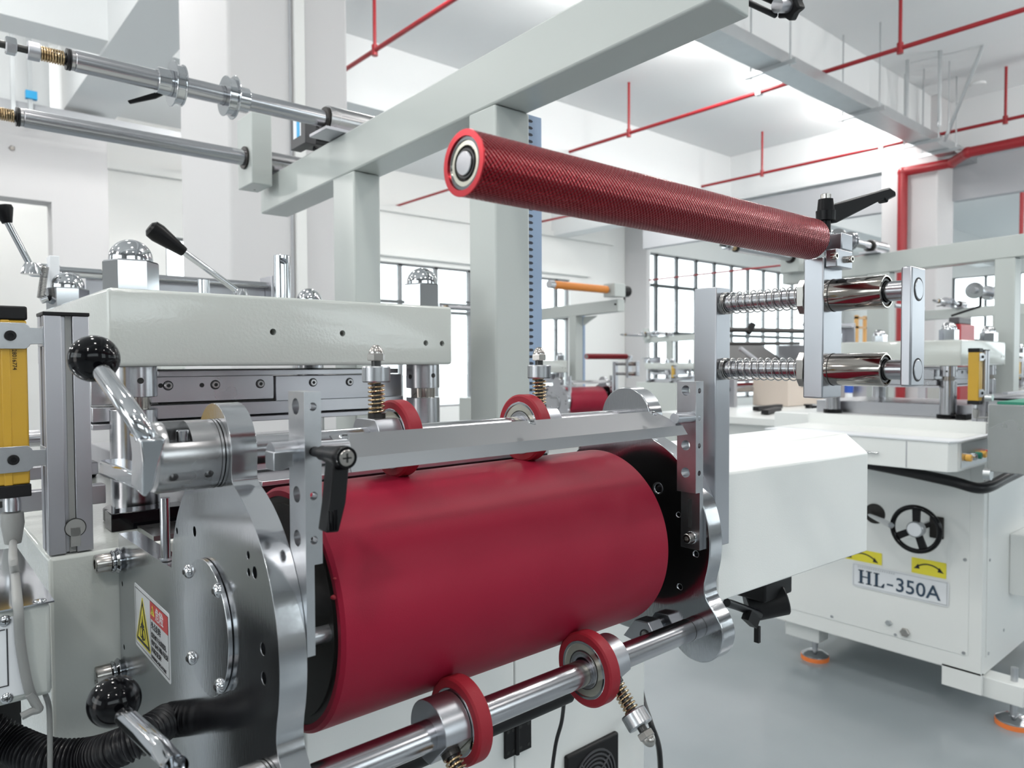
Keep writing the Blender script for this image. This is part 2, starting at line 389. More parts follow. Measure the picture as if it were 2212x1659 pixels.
# conduit strip on the near column
struct(MB().box(at(634, 300, 'y', 4.0).x, at(655, 300, 'y', 4.0).x, 3.965, 4.0, 0, H).build('trim_17', m_wall))
struct(MB().box(at(626, 300, 'y', 4.0).x, at(629, 300, 'y', 4.0).x, 3.985, 4.0, 0, H).build('trim_18', m_lint))

# ceiling lamps (real high-bays in the coffers, mostly out of frame)
for i, (lx, ly) in enumerate(LAMPS):
    t = thing('highbay_lamp', 'round white high-bay lamp hanging below the ceiling slab', 'ceiling lamp', (lx, ly, 4.5), 'high-bay lamps under the ceiling')
    MB().lathe([(0, 0), (0, .16), (-.10, .15), (-.13, .06), (-.5, .03), (-.5, 0)][::-1], (lx, ly, 4.5), (0, 0, -1), 32).build('housing', m_galv, t)
    MB().cyl((lx, ly, 4.488), (lx, ly, 4.498), .14).build('diffuser', m_lamp, t)
    l = area('lamp_light', (0, 0, -.03), .3, (0, 0, 0), 26, (1, .97, .93), None, 'DISK'); l.parent = t
FILL_LAMPS += [(-.9, 8.08, 4.72), (.7, 8.08, 4.72)]
for i, (lx, ly, lz) in enumerate(FILL_LAMPS):  # added fill lamps to brighten the coffers
    t = thing('added_fill_lamp', 'added fill lamp with a short white housing hidden beside a ceiling beam', 'ceiling lamp', (lx, ly, lz), 'added fill lamps beside the beams')
    MB().box(lx - .35, lx + .35, ly - .05, ly + .05, lz + .06, lz + .10).box(lx - .33, lx - .31, ly - .01, ly + .01, lz + .10, H).box(lx + .31, lx + .33, ly - .01, ly + .01, lz + .10, H).build('housing', m_ceil, t)
    ld = bpy.data.lights.new('added_fill_light', 'POINT'); ld.energy = 62 if not (lx < 1 and ly == 8.08) else 16; ld.shadow_soft_size = .12; ld.color = (1, .985, .96)
    lo = bpy.data.objects.new('added_fill_light', ld); COL.objects.link(lo); lo.parent = t; lo.location = (0, 0, -.08)

for i, (lx, ly, lz) in enumerate([(-1.2, -1.0, 3.3), (-1.8, 6.0, 2.9), (-2.2, 3.2, 2.9), (6.2, .5, 3.0), (10.8, 1.1, 3.0), (15.5, 1.6, 3.0)]):  # lamps added out of view to lift the soffits and the near machine
    t = thing('unseen_fill_lamp', 'added fill lamp out of view on a thin stem', 'fill lamp', (lx, ly, lz), 'added fill lamps out of view')
    MB().cyl((lx, ly, lz + .12), (lx, ly, H), .008, n=10).lathe([(0, 0), (0, .04), (.05, .03), (.05, 0)], (lx, ly, lz + .11), Z, 24).build('stem', m_galv, t)
    ld = bpy.data.lights.new('unseen_fill_light', 'POINT'); ld.energy = 60; ld.shadow_soft_size = .10; ld.color = (1, .985, .96)
    lo = bpy.data.objects.new('unseen_fill_light', ld); COL.objects.link(lo); lo.parent = t
# sprinkler pipes
PZ = 4.342
def pipe(name, pts, r, label, cat='pipe', m=m_pipe, group=None, rise=(), rl=.63):
    t = thing(name, label, cat, pts[0], group)
    mb = MB()
    for a, b in zip(pts, pts[1:]): mb.cyl(a, b, r, n=16)
    for p in pts[1:-1]: mb.sph(p, r * 1.12, 16, 8)
    mb.build('pipe_run', m, t)
    for p in rise:
        p = Vector(p); MB().cyl(p, p + Z * (H - .003 - p.z), .017, n=12).cyl(p - Z * .05, p + Z * .05, r * 1.35, n=16).build('riser', m, t)
    return t
PIPES = []
for x, ys, yr, l in [(3.6, 6.20, (2.9,), 'red sprinkler pipe crossing behind the near white column'),
                  (7.42, 12, (6.27, 2.91), 'red sprinkler pipe crossing above the upper knurled roller'),
                  (10.62, 12, (6.23, 2.91), 'red sprinkler pipe passing under the cable tray beside the far column')]:
    y1 = 12
    PIPES.append(pipe('sprinkler_pipe', [(x, -5.9, PZ), (x, y1, PZ)], .022, l, group=None, rise=[(x, y, PZ) for y in ((6.19, 2.9) if x < 5 else yr)]))
# hook under pipes
# red main with bend at the far column
yb = at(1950, 400, 'x', 10.9).y; zb = at(1950, 372, 'x', 10.9).z
pipe('fire_main_pipe', [(10.9, yb, .0), (10.9, yb, zb), (10.9, yb - .62, zb), (10.6, yb - .9, zb + .02), (10.6, -5.8, zb + .12)], .065, 'thick red fire main rising beside the far column and bending right', m=m_pipe)
pipe('sprinkler_pipe', [(13.2, 3.2, 3.5), (13.2, -5.8, 3.5)], .02, 'thin red pipe low at the right edge beyond the grey lintel', rise=())
pipe('sprinkler_pipe', [(14.2, 12, 3.35), (14.2, 4.6, 3.35)], .02, 'faint red pipe behind the black clamp lever handle', rise=())
t = thing('hose_reel_wheel', 'small red valve wheel at the right edge of the picture', 'valve', at(2205, 520, 'x', 9), None)
c = at(2206, 520, 'x', 9)
MB().tube([c + (X * .3 * math.cos(a) + Y * 1 * math.cos(a) * .1 + Y * 0 + Z * .05 * math.sin(a)) * .3 for a in [2 * PI * i / 24 for i in range(25)]], .012, 8).build('wheel_rim', m_pipe, t)
MB().cyl(c, c + Z * .5, .02).build('stem', m_pipe, t)
# cable tray and hangers
ty0, tz = 3.62, 4.10
t = thing('cable_tray', 'long galvanised cable tray hung below the ceiling beam', 'cable tray', (5.2, ty0, tz))
MB().box(3.2, 13.0, ty0 - .12, ty0 + .12, tz - .004, tz).box(3.2, 13.0, ty0 - .125, ty0 - .12, tz - .004, tz + .11).box(3.2, 13.0, ty0 + .12, ty0 + .125, tz - .004, tz + .11).build('channel', m_galv, t)
for hx in (6.3, 8.2, 9.9, 10.5):
    MB().box(hx - .02, hx + .02, ty0 - .26, ty0 + .26, tz - .045, tz - .005).build('cross_bar', m_galv, t)
    for s in (-.20, .20): MB().cyl((hx, ty0 + s, tz - .06), (hx, ty0 + s, H), .009, n=8).build('hanger_rod', m_galv, t)
t = thing('strut_brace', 'galvanised slotted strut leaning beside the cable tray hangers', 'brace', (10.0, 3.1, 4.1))
MB().cyl(at(2040, 305, 'x', 10.0), at(2128, 88, 'x', 9.7), .022, n=8).build('strut', m_galv, t)
MB().cyl(at(2128, 88, 'x', 9.7), at(2155, 68, 'x', 9.7), .03, n=8).build('anchor_bracket', m_galv, t)
for i, (a, b, r) in enumerate([((1960, 130), (1960, 285), .022), ((2031, 110), (2031, 300), .022), ((1996, 148), (2000, 290), .008), ((2051, 132), (2060, 300), .008)]):
    p1 = at(*a, 'z', H); q = Vector((p1.x, p1.y, 4.12))
    tag(MB().cyl(q, p1, r, n=8).build('hanger_rod', m_galv), ['thick galvanised hanger left of the tray end', 'thick galvanised hanger in the middle of the tray end', 'thin hanger rod between the two thick hangers', 'thin hanger rod right of the thick hangers'][i], 'hanger', 'hangers over the tray end')
for a, o_ in (((1620, 185), PIPES[1]), ((1893, 308), PIPES[2])):
    c = at(*a, 'z', PZ + .03); c.x = o_.location.x; MB().cyl(c, c + Z * .14, .008, n=8).box(c.x - .03, c.x + .03, c.y - .03, c.y + .03, c.z - .06, c.z - .02).build('pipe_clip', m_galv, o_)
c = at(2113, 180, 'z', H); tag(MB().cyl(c, c - Z * .03, .09).build('smoke_detector', m_ceil), 'small round smoke detector on the ceiling', 'smoke detector')
# slotted struts and tray at the far left
t = thing('wall_cable_tray', 'grey cable tray crossing the upper left behind the unwind shafts', 'cable tray', (1.0, 8.6, 4.0))
MB().box(-1.5, 5, 8.9, 9.05, 3.90, 4.02).build('channel', m_lint, t)
for a in ((62, 75, 190), (25, 70, 180)):
    p = at(a[0], a[1] + 100, 'y', 8.95); MB().box(p.x - .02, p.x + .02, 8.86, 8.90, 3.9, H).build('slotted_strut', m_galv, t)
c = at(68, 207, 'y', 8.85); MB().box(c.x - .05, c.x + .05, 8.84, 8.9, c.z - .03, c.z + .05).build('cable_clip', m_lblue, t)
c = at(26, 320, 'y', 9.39); tag(MB().lathe([(0, 0), (0, .03), (.012, .02), (.012, 0)], c, (0, -1, 0), 5).build('wall_anchor', m_nickb), 'small brown anchor stub in the left partition wall', 'anchor')

# ================================================================== THE NEAR MACHINE (feed unit in front)
YD, ZD, RD = .5974, 1.1392, .1036          # drum axis and radius
UY, UZ = .597, 1.278                       # upper guide shaft
LY, LZ = .496, 1.0405                      # lower guide shaft
XA, XA1, XB, XB1 = .1967, .2167, .7008, .7254
def outline(n=300, end=262):
    def sd(y, z):
        ds = [math.hypot(y - YD, z - ZD) - .1249, math.hypot(y - .5975, z - 1.278) - .0402, math.hypot(y - .492, z - 1.0395) - .0368]
        d = ds[0]
        for e, k in ((ds[1], .012), (ds[2], .030)):
            h = max(k - abs(d - e), 0) / k; d = min(d, e) - h * h * k * .25
        return d
    pts = []
    a0, a1 = math.radians(9), math.radians(end)
    for i in range(n + 1):
        a = a0 + (a1 - a0) * i / n; lo, r = 0, .24
        while sd(YD + math.cos(a) * r, ZD + math.sin(a) * r) > 0: r -= .0002
        pts.append((YD + math.cos(a) * r, ZD + math.sin(a) * r))
    return pts
def side_plate(x0, x1, cuts, name, label, far=False):
    t = thing(name, label, 'machine plate', (x0, YD, .86))
    pts = outline(end=340) + [(.929, 1.09), (.929, 1.154), (.745, 1.1575)] if far else outline() + [(.60, .80), (.929, .80), (.929, 1.154), (.745, 1.1575)]
    o = MB().prism(pts, 'x', x0, x1).build('plate', m_plate, t, bevel=.0022)
    if cuts: cut(o, cuts)
    return t
cb = MB()
for y, z, r in [(.7013, 1.1967, .003), (.6503, 1.2052, .0045), (.5268, 1.2094, .003), (.5264, 1.1968, .003), (.5148, 1.1991, .0045), (.5014, 1.1474, .0045), (.5004, 1.1267, .0045), (.9145, 1.0986, .003), (.9119, 1.0261, .003)]:
    cb.cyl((XA - .01, y, z), (XA + .012, y, z), r, n=20)
plateA = side_plate(XA, XA1, cb, 'side_plate', 'polished steel side plate nearest the camera with round cover and warning label')
cd_ = MB().cyl((XA - .004, .615, 1.133), (XA - .0005, .615, 1.133), .0555, n=96).build('cover_disc', m_plate, plateA, bevel=.0004)
for (y, z) in ((.6547, 1.1704), (.580, 1.1715), (.6499, 1.0962), (.5793, 1.0957)):
    s = MB().dome((XA - .004, y, z), .0062, (-1, 0, 0), .0045, 28, 8).build('button_screw', m_chrome, plateA)
    MB().cyl((XA - .0088, y, z), (XA - .0080, y, z), .0022, n=6).build('hex_socket', m_hole, s)
for (y, z) in ((.9167, 1.1254), (.9276, .9947)):
    s = MB().ring((XA - .007, y, z), (XA, y, z), .0145, .006, 36, .003).ring((XA - .011, y, z), (XA - .0075, y, z), .0125, .005, 36, .001).build('washer', m_chrome, plateA)
    b = MB().lathe([(0, 0), (0, .0105), (.014, .0105), (.0155, .0095), (.0155, .0055), (.008, .0055), (.008, 0)], (XA - .0115, y, z), (-1, 0, 0), 36).build('cap_bolt', m_nickel, plateA, ang=40)
# warning label
def P2(org, u, v):
    org = Vector(org); u = Vector(u); v = Vector(v)
    return lambda a, b: org + u * a + v * b
def decal(name, pts, nrm, m, parent, th=.0003): return MB().fprism(pts, Vector(nrm) * th).build(name, m, parent, smooth=False)
def rrect(L, x0, x1, y0, y1, r, n=5):
    o = []
    for cx_, cy_, s in ((x1 - r, y0 + r, -90), (x1 - r, y1 - r, 0), (x0 + r, y1 - r, 90), (x0 + r, y0 + r, 180)):
        for i in range(n + 1):
            a = math.radians(s + 90 * i / n); o.append(L(cx_ + r * math.cos(a), cy_ + r * math.sin(a)))
    return o
LU = Vector((0, -1, -.012)); LV = Vector((0, .03, 1)).normalized(); LN = Vector((-1, 0, 0))
lo_ = Vector((XA, .8567, 1.0460)); W_, H_ = .1285, .0675
L0 = P2(lo_, LU, LV); L1 = P2(lo_ + LN * .0004, LU, LV); L2 = P2(lo_ + LN * .0007, LU, LV); L3 = P2(lo_ + LN * .001, LU, LV)
wl = decal('warning_label', rrect(L0, 0, W_, 0, H_, .003), LN, m_white, plateA); lab(wl, 'white danger label with yellow triangle and red header')
def frame_lines(L, x0, x1, y0, y1, w):
    return [[L(x0, y0), L(x1, y0), L(x1, y0 + w), L(x0, y0 + w)], [L(x0, y1 - w), L(x1, y1 - w), L(x1, y1), L(x0, y1)], [L(x0, y0), L(x0 + w, y0), L(x0 + w, y1), L(x0, y1)], [L(x1 - w, y0), L(x1, y0), L(x1, y1), L(x1 - w, y1)]]
mb = MB()
for q in frame_lines(L1, .0035, W_ - .0035, .0035, H_ - .0035, .0006) + [[L1(.062, .0035), L1(.0628, .0035), L1(.0628, H_ - .0035), L1(.062, H_ - .0035)]]: mb.fprism(q, LN * .0001)
mb.build('border_line', m_ink, wl, smooth=False)
decal('red_header', [L1(.063, .046), L1(W_ - .0041, .046), L1(W_ - .0041, H_ - .0041), L1(.063, H_ - .0041)], LN, m_redl, wl)
decal('triangle_halo', [L1(.0065, .0075), L1(.0585, .0075), L1(.0605, .0105), L1(.0340, .0585), L1(.0310, .0585), L1(.0045, .0105)], LN, m_ylab, wl, .0001)
decal('warning_triangle', [L1(.0085, .0095), L1(.0565, .0095), L1(.0575, .0110), L1(.0330, .0560), L1(.0320, .0560), L1(.0075, .0110)], LN, m_ink, wl, .0002)
decal('triangle_field', [L1(.0125, .0130), L1(.0525, .0130), L1(.0325, .0500)], LN, m_ylab, wl, .0004)
mb = MB()
for cx_, cy_ in ((.0270, .0215), (.0375, .0215)):
    pr = [(math.cos(2 * PI * i / 24), math.sin(2 * PI * i / 24)) for i in range(24)]
    for i in range(24):
        a, b = pr[i], pr[(i + 1) % 24]
        mb.fprism([L3(cx_ + a[0] * .0052, cy_ + a[1] * .0062), L3(cx_ + b[0] * .0052, cy_ + b[1] * .0062), L3(cx_ + b[0] * .0038, cy_ + b[1] * .0048), L3(cx_ + a[0] * .0038, cy_ + a[1] * .0048)], LN * .0001)
mb.fprism([L3(.0262, .0290), L3(.0335, .0262), L3(.0400, .0300), L3(.0345, .0315), L3(.0330, .0400), L3(.0310, .0330)], LN * .0001)
mb.fprism([L3(.0300, .0140), L3(.0350, .0140), L3(.0355, .0185), L3(.0320, .0235), L3(.0295, .0185)], LN * .0001)
mb.build('pinch_pictogram', m_ink, wl, smooth=False)
decal('small_triangle', [L2(.0655, .0510), L2(.0785, .0510), L2(.0720, .0610)], LN, m_ylab, wl, .0002)
text('warning_text', '!', .0085, L3(.0708, .0523), LU, LV, m_ink, wl, bold=.0002)
text('warning_text', '危险', .0140, L2(.0820, .0500), LU, LV, m_white, wl, bold=.00015)
for s_, q, yy, sx_ in (('夹点危险', .0086, .0370, 1), ('保持双手远离辊筒，', .0064, .0280, 1), ('维修前必须断开能源', .0064, .0205, 1), ('并锁定能源！', .0064, .0130, 1), ('WARNING PINCH POINT', .0052, .0060, .86)):
    text('warning_text', s_, q, L2(.0652, yy), LU, LV, m_motor, wl, sx=sx_, bold=-.00014)
# right side plate
cb = MB()
for (px, py), r in (((1421, 1055), .005), ((1465, 1112), .0025), ((1503, 1197), .003), ((1468, 1268), .003)):
    p = at(px, py, 'x', XB); cb.cyl((XB - .01, p.y, p.z), (XB + .015, p.y, p.z), r, n=20)
plateB = side_plate(XB, XB1, cb, 'side_plate', 'polished steel side plate at the far end of the red drum', True)
for (px, py), r in (((1421, 1055), .006),): 
    p = at(px, py, 'x', XB); MB().ring((XB - .0006, p.y, p.z), (XB + .0005, p.y, p.z), r * 1.25, r, 32).build('hole_rim', m_zinc, plateB)

# drum
t = thing('rubber_drum', 'large dark red rubber covered drum between the two side plates', 'roller', (.455, YD, ZD))
MB().lathe([(0, .096), (0, RD - .003), (.003, RD), (.397, RD), (.4, RD - .003), (.4, .096), (0, .096)], (.255, YD, ZD), X, 160).build('rubber_sleeve', m_drum, t)
for a, b in ((.2565, .262), (.648, .6535)):
    e = MB().cyl((a, YD, ZD), (b, YD, ZD), .0963, n=96).build('end_disc', m_dark, t)
    lab(e, 'dark brown end disc')
MB().ring((.2545, YD, ZD), (.2566, YD, ZD), .090, .082, 96).build('disc_step', m_dark, t)
MB().cyl((XA1, YD, ZD), (.2565, YD, ZD), .016).cyl((.6535, YD, ZD), (XB, YD, ZD), .016).build('journal', m_steel, t)
p = at(697, 1370, 'x', .250); s = MB().cyl((.236, p.y, p.z), (.2565, p.y, p.z), .0065, n=24, ch=.001).build('drive_screw', m_zinc, t)
mb = MB()
for (px, py), r in (((723, 1250), .0016), ((722, 1290), .003)):
    p = at(px, py, 'x', .2548); mb.sph(p, r, 10, 6, .6)
lab(mb.build('rubber_crumb', m_tyre, t), 'pink rubber crumbs on the sleeve rim')

# guide shafts
tag(MB().cyl((.205, UY, UZ), (XB + .001, UY, UZ), .0125, n=48).build('guide_shaft', m_shaft), 'polished guide shaft above the red drum behind the bent deflector', 'shaft')
t = thing('guide_shaft', 'polished guide shaft below the red drum running to the lower right lobe', 'shaft', (.45, LY, LZ))
MB().cyl((.205, LY, LZ), (XB, LY, LZ), .0127, n=48).build('bar', m_shaft, t)
MB().ring((.6905, LY, LZ), (.6912, LY, LZ), .01285, .0100, 48).build('seam_ring', m_dark, t)
tag(MB().cyl((-.1, .56, .985), (.56, .56, .985), .0105, n=32).build('dark_tie_rod', m_blackm), 'black tie rod running behind the lower guide shaft', 'rod')

# pressure wheels
def wheel(xc, y, z, dirv, hub, label):
    """xc: centre of tyre; dirv: unit (y,z) direction of the spring rod; hub: -1 or +1 side of the tyre that carries the hub"""
    t = thing('pressure_wheel', label, 'wheel', (xc, y, z), 'spring-loaded red pressure wheels on the guide shafts')
    dv = Vector((0, dirv[0], dirv[1])).normalized(); w = .0075; R = .0368
    c = Vector((xc, y, z)) - dv * .0022
    MB().lathe([(0, .0285), (0, R - .002), (.0015, R), (2 * w - .0015, R), (2 * w, R - .002), (2 * w, .0285), (0, .0285)], c - X * w, X, 96).build('tyre', m_tyre, t)
    be = MB().ring(c - X * (w + .0006), c + X * (w + .0006), .0288, .0262, 80, .0004).build('bearing_outer_ring', m_chrome, t)
    sh = MB().ring(c - X * (w - .0004), c + X * (w - .0004), .0262, .0188, 80).build('bearing_shield', m_cream, t)
    MB().ring(c - X * (w - .0008), c + X * (w - .0008), .0266, .0254, 80).ring(c - X * (w + .0001), c + X * (w + .0001), .0192, .0181, 80).build('shield_gap', m_hole, sh)
    MB().ring(c - X * (w + .0004), c + X * (w + .0004), .0183, .0150, 80, .0003).build('bearing_inner_ring', m_steel, t)
    MB().ring(c - X * (w + .0002), c + X * (w + .0002), .0150, .0126, 64).build('eccentric_bush', m_edge, t)
    # hub: round body with a flat towards the spring rod
    e2 = X.cross(dv); pts = []
    fl = .0205; Rh = .0265; a0 = math.acos(fl / Rh); n = 60
    for i in range(n + 1):
        a = a0 + (2 * PI - 2 * a0) * i / n; pts.append(c + dv * math.cos(a) * Rh + e2 * math.sin(a) * Rh)
    x0 = hub * (w + .001); x1 = hub * (w + .0265)
    h = MB().fprism([p + X * x0 for p in pts], X * (x1 - x0)).build('hub', m_edge, t, bevel=.0006)
    rc = c + X * hub * (w + .0145)
    r0 = rc + dv * fl
    MB().cyl(r0 - dv * .002, r0 + dv * .056, .0045, n=24).build('threaded_rod', m_rod, t)
    MB().cyl(r0, r0 + dv * .0045, .0082, n=28).build('spring_seat', m_dark, t)
    MB().spring(r0 + dv * .0045, r0 + dv * .0335, .0071, 7.5, .00095, 8, 22).build('spring', m_brass, t)
    MB().knurl(r0 + dv * .0335, r0 + dv * .0485, .0131, 34, 6, .0009).build('knurled_nut', m_zinc, t, ang=10)
    cn = MB().hexnut(r0 + dv * .0535, dv, .0086, .0070, .3)
    cn.dome(r0 + dv * .0602, .0068, dv, .0085, 30, 8)
    cn.build('cap_nut', m_nickel, t)
    return t
wheel(.3675, UY, 1.2800, (0, 1), -1, 'red pressure wheel on the upper shaft nearer the left side plate')
wheel(.5310, UY, 1.2800, (0, 1), 1, 'red pressure wheel on the upper shaft in front of the gantry post')
dl = (-.715, -.70)
wheel(.3675, LY, LZ, dl, -1, 'red pressure wheel on the lower shaft at the bottom centre, hub facing camera')
wheel(.5275, LY, LZ, dl, 1, 'red pressure wheel on the lower shaft with its spring rod pointing down right')

# cam clamps on the left ends of the guide shafts
def cam_clamp(y, z, ball, path, label, tongue=True):
    t = thing('cam_clamp', label, 'clamp', (XA, y, z))
    h = MB().lathe([(0, 0), (0, .0275), (.0435, .0275), (.0465, .0262), (.0475, .0235), (.0475, 0)], (XA - .0005, y, z), (-1, 0, 0), 80).build('housing', m_steel, t)
    c2 = MB()
    for xx, a in ((XA - .0375, 208), (XA - .012, 208)):
        d = Vector((0, math.cos(math.radians(a)), math.sin(math.radians(a)))); o = Vector((xx, y, z)); c2.cyl(o + d * .021, o + d * .04, .0034, n=20)
    c2.box(XA - .0400, XA - .0235, y - .0285, y - .002, z + .0130, z + .04)
    cut(h, c2)
    MB().ring((XA - .0030, y, z), (XA - .0024, y, z), .0277, .0268, 80).build('seam_ring', m_hole, t)
    p = Vector((XA - .0285, y - .0165, z + .0130)); MB().cyl(p, p + Z * .0085, .0046, n=24, ch=.0006).build('cam_pin', m_chrome, t)
    # cam fork at the end
    e = Vector(path[-1])
    f = MB().fprism([(e.x - .0075, e.y - .012, e.z + .003), (e.x + .0085, e.y - .014, e.z + .003), (e.x + .0045, e.y - .012, e.z - .012), (e.x + .0010, e.y - .010, e.z - .030), (e.x - .0035, e.y - .010, e.z - .036), (e.x - .0065, e.y - .010, e.z - .034), (e.x - .0060, e.y - .012, e.z - .012)], (0, .028, .003)).build('cam_plate', m_chrome, t, bevel=.0012)
    MB().tube(path, .0066, 24).build('rod', m_chrome, t)
    MB().sph(ball, .0178, 64, 32, .94, Vector(path[0]) - Vector(ball)).build('ball_knob', m_black, t)
    return t
b1 = at(203, 775, 'x', .117); 
pth = [at(222, 806, 'x', .118), at(245, 838, 'x', .1195), at(268, 869, 'x', .1215), at(288, 898, 'x', .124), at(303, 921, 'x', .127), at(312, 938, 'x', .1295), at(318, 955, 'x', .1315)]
t = cam_clamp(UY, UZ, b1, pth, 'upper cam clamp with black ball lever on the left side plate')
p0 = at(330, 1005, 'x', .143); p1 = at(235, 990, 'x', .139)
tg = MB(); A_ = at(224, 1006, 'x', .139)
pl = [(A_.y - .002, .0), (A_.y + .004, .0)]
yy0, yy1 = A_.y, UY + .008
poly = [(.136, yy0 - .0), (.139, yy0 + .004), (.150, yy0 + .004), (.156, yy0 - .002), (.166, yy1), (.140, yy1)]
tg.fprism([(a, b, A_.z - .008) for a, b in poly], (0, 0, .013)); tg.build('tongue', m_chrome, t, bevel=.0022)
b2 = at(247, 1515, 'x', .117)
pth = [at(270, 1548, 'x', .118), at(310, 1585, 'x', .1195), at(350, 1622, 'x', .121), at(382, 1655, 'x', .123), (.127, .515, LZ + .028), (.1315, .505, LZ + .018)]
cam_clamp(LY, LZ, b2, pth, 'lower cam clamp with black ball lever at the bottom left')
# bracket tab and small chrome spacer below the upper cam cylinder
p = at(355, 1075, 'y', .70)
t = thing('spacer_post', 'thin steel spacer post standing behind the upper cam clamp', 'post', (p.x, .735, 1.15))
c = at(358, 1205, 'y', .755); MB().cyl((c.x, .755, c.z), (c.x, .755, at(358, 1075, 'y', .755).z), .0045, n=24).build('post', m_shaft, t)
MB().cyl((c.x, .755, c.z - .002), (c.x, .755, c.z), .0065, n=6).build('base_nut', m_zinc, t)

# perforated adjustment bars
def perf_bar(x0, x1, y0, y1, zt, zm, zb, thin_side, label):
    t = thing('perforated_bar', label, 'bar', ((x0 + x1) / 2, (y0 + y1) / 2, zb), 'upright perforated bars beside the drum')
    th = .0062
    mb = MB()
    if thin_side < 0: poly = [(x0, zb), (x0 + th, zb), (x0 + th, zm), (x1, zm), (x1, zt), (x0, zt)]
    else: poly = [(x1 - th, zb), (x1, zb), (x1, zt), (x0, zt), (x0, zm), (x1 - th, zm)]
    o = mb.prism(poly, 'y', y0, y1).build('bar_body', m_zinc, t, bevel=.0007)
    c = MB(); yc = (y0 + y1) / 2
    for i in range(4 if x0 > .5 else 4):
        zz = zt - .0105 - .0312 * i
        if i != 1 or True: c.cyl((x0 - .01, yc + .001, zz), (x1 + .01, yc + .001, zz), .0058, n=32)
    cut(o, c); c = MB()
    for i in range(4):
        zz = zt - .0105 - .0312 * i; c.cyl((x0 + (x1 - x0) * (.5 if x0 < .5 else .45), y0 - .01, zz), (x0 + (x1 - x0) * .5, yc + .004, zz), .0030, n=24)
    cut(o, c); return t
pbA = perf_bar(XA1 + .0002, .2294, .473, .499, 1.3300, 1.2085, 1.1445, -1, 'upright perforated bar by the left side plate with the black lever')
pbB = perf_bar(.6865, XB - .0002, .4822, .5080, 1.3275, 1.2010, 1.1350, 1, 'upright perforated bar by the far side plate with slotted foot')
p = at(1490, 1095, 'x', XB - .0066); MB().box(XB - .0068, XB - .006, p.y - .0022, p.y + .0022, at(1490, 1140, 'x', XB - .0066).z, at(1490, 1078, 'x', XB - .0066).z).build('slot', m_hole, pbB)
p = at(1494, 1161, 'x', XB - .0066)
MB().ring((XB - .0085, p.y, p.z), (XB - .0066, p.y, p.z), .0072, .003, 32, .0005).build('washer', m_chrome, pbB)
MB().lathe([(0, 0), (0, .0056), (.0075, .0056), (.0082, .0050), (.0082, .0028), (.004, .0028), (.004, 0)], (XB - .0085, p.y, p.z), (-1, 0, 0), 32).build('cap_bolt', m_nickel, pbB, ang=40)

# bent deflector on its rod
t = thing('deflector', 'long bent steel deflector plate across the top of the red drum', 'plate', (.45, .49, 1.28))
MB().cyl((.199, .4885, 1.2875), (.2300, .4885, 1.2875), .0078, n=40).cyl((.225, .4885, 1.2875), (.2575, .4885, 1.2872), .0062, n=40, ch=.0006).cyl((.655, .4885, 1.2872), (XB, .4885, 1.2868), .0062, n=40, ch=.0006).cyl((.2575, .5010, 1.2790), (.655, .5010, 1.2790), .0060, n=40).build('rod', m_edge, t)
r_ = MB().fprism([(.198, .4885 - .0078, 1.289), (.212, .4885 - .0078, 1.289), (.212, .4885 - .0078, 1.2785), (.2035, .4885 - .0078, 1.2762), (.198, .4885 - .0078, 1.2762)], (0, .0150, 0)).build('cut_end', m_zinc, t, bevel=.0005)
S0, S1, S2 = (.5105, 1.2947), (.4830, 1.2797), (.4800, 1.2695)
th = .0013
def sheet(mbv, x0a, x1a, x0b, x1b, A, B):
    n = Vector((0, -(B[1] - A[1]), B[0] - A[0])).normalized()
    if n.z < 0: n = -n
    mbv.fprism([(x0a, A[0], A[1]), (x1a, A[0], A[1]), (x1b, B[0], B[1]), (x0b, B[0], B[1])], -n * th)
mb = MB(); sheet(mb, .2545, .6470, .2555, .6625, S0, S1); sheet(mb, .2555, .6625, .2565, .6680, S1, S2); mb.build('sheet', m_sheet, t)
for px, py in ((744, 943), (1149, 912), (1411, 893)):
    nrm = Vector((0, -(S1[1] - S0[1]), S1[0] - S0[0])).normalized(); nrm = nrm if nrm.z > 0 else -nrm
    best = min(((at(px, py, 'y', S0[0] + (S1[0] - S0[0]) * k / 40) - Vector((0, 0, S0[1] + (S1[1] - S0[1]) * k / 40))).z ** 2 for k in range(40)))
    for k in range(40):
        yq = S0[0] + (S1[0] - S0[0]) * k / 40; zq = S0[1] + (S1[1] - S0[1]) * k / 40; c = at(px, py, 'y', yq)
        if abs((c.z - zq) ** 2 - best) < 1e-12: break
    s = MB().lathe([(0, 0), (0, .0042), (.0008, .0038), (.0014, 0)], c, nrm, 20).build('countersunk_screw', m_chrome, t)
    MB().obox(c + nrm * .0014, X, nrm.cross(X), nrm, .0045, .0008, .0003).build('slot', m_hole, s)

# clamp lever on the left perforated bar
xl_ = .2245; zl_ = 1.2882
t = thing('clamp_lever', 'black clamp lever hanging from the left perforated bar', 'lever', (xl_, .473, zl_))
MB().cyl((xl_, .474, zl_), (xl_, .450, zl_), .0036, n=24).cyl((xl_, .462, zl_), (xl_, .452, zl_), .0050, n=28).build('shank', m_blackm, t)
HU = Vector((xl_, .4395, zl_))
MB().lathe([(0, 0), (0, .0058), (.010, .0066), (.020, .0078), (.024, .0078), (.026, .0066), (.026, 0)], (xl_, .453, zl_), (0, -1, 0), 40).build('hub', m_blacks, t)
MB().ring((xl_, .4275, zl_), (xl_, .4262, zl_), .0072, .0056, 40).build('hub_rim', m_black, t)
s = MB().cyl((xl_, .4275, zl_), (xl_, .4258, zl_), .0054, n=36, ch=.0004).build('cross_screw', m_nickel, t)
MB().box(xl_ - .0030, xl_ + .0030, .4254, .4262, zl_ - .0006, zl_ + .0006).box(xl_ - .0006, xl_ + .0006, .4254, .4262, zl_ - .0030, zl_ + .0030).build('cross_slot', m_hole, s)
yk = .4335
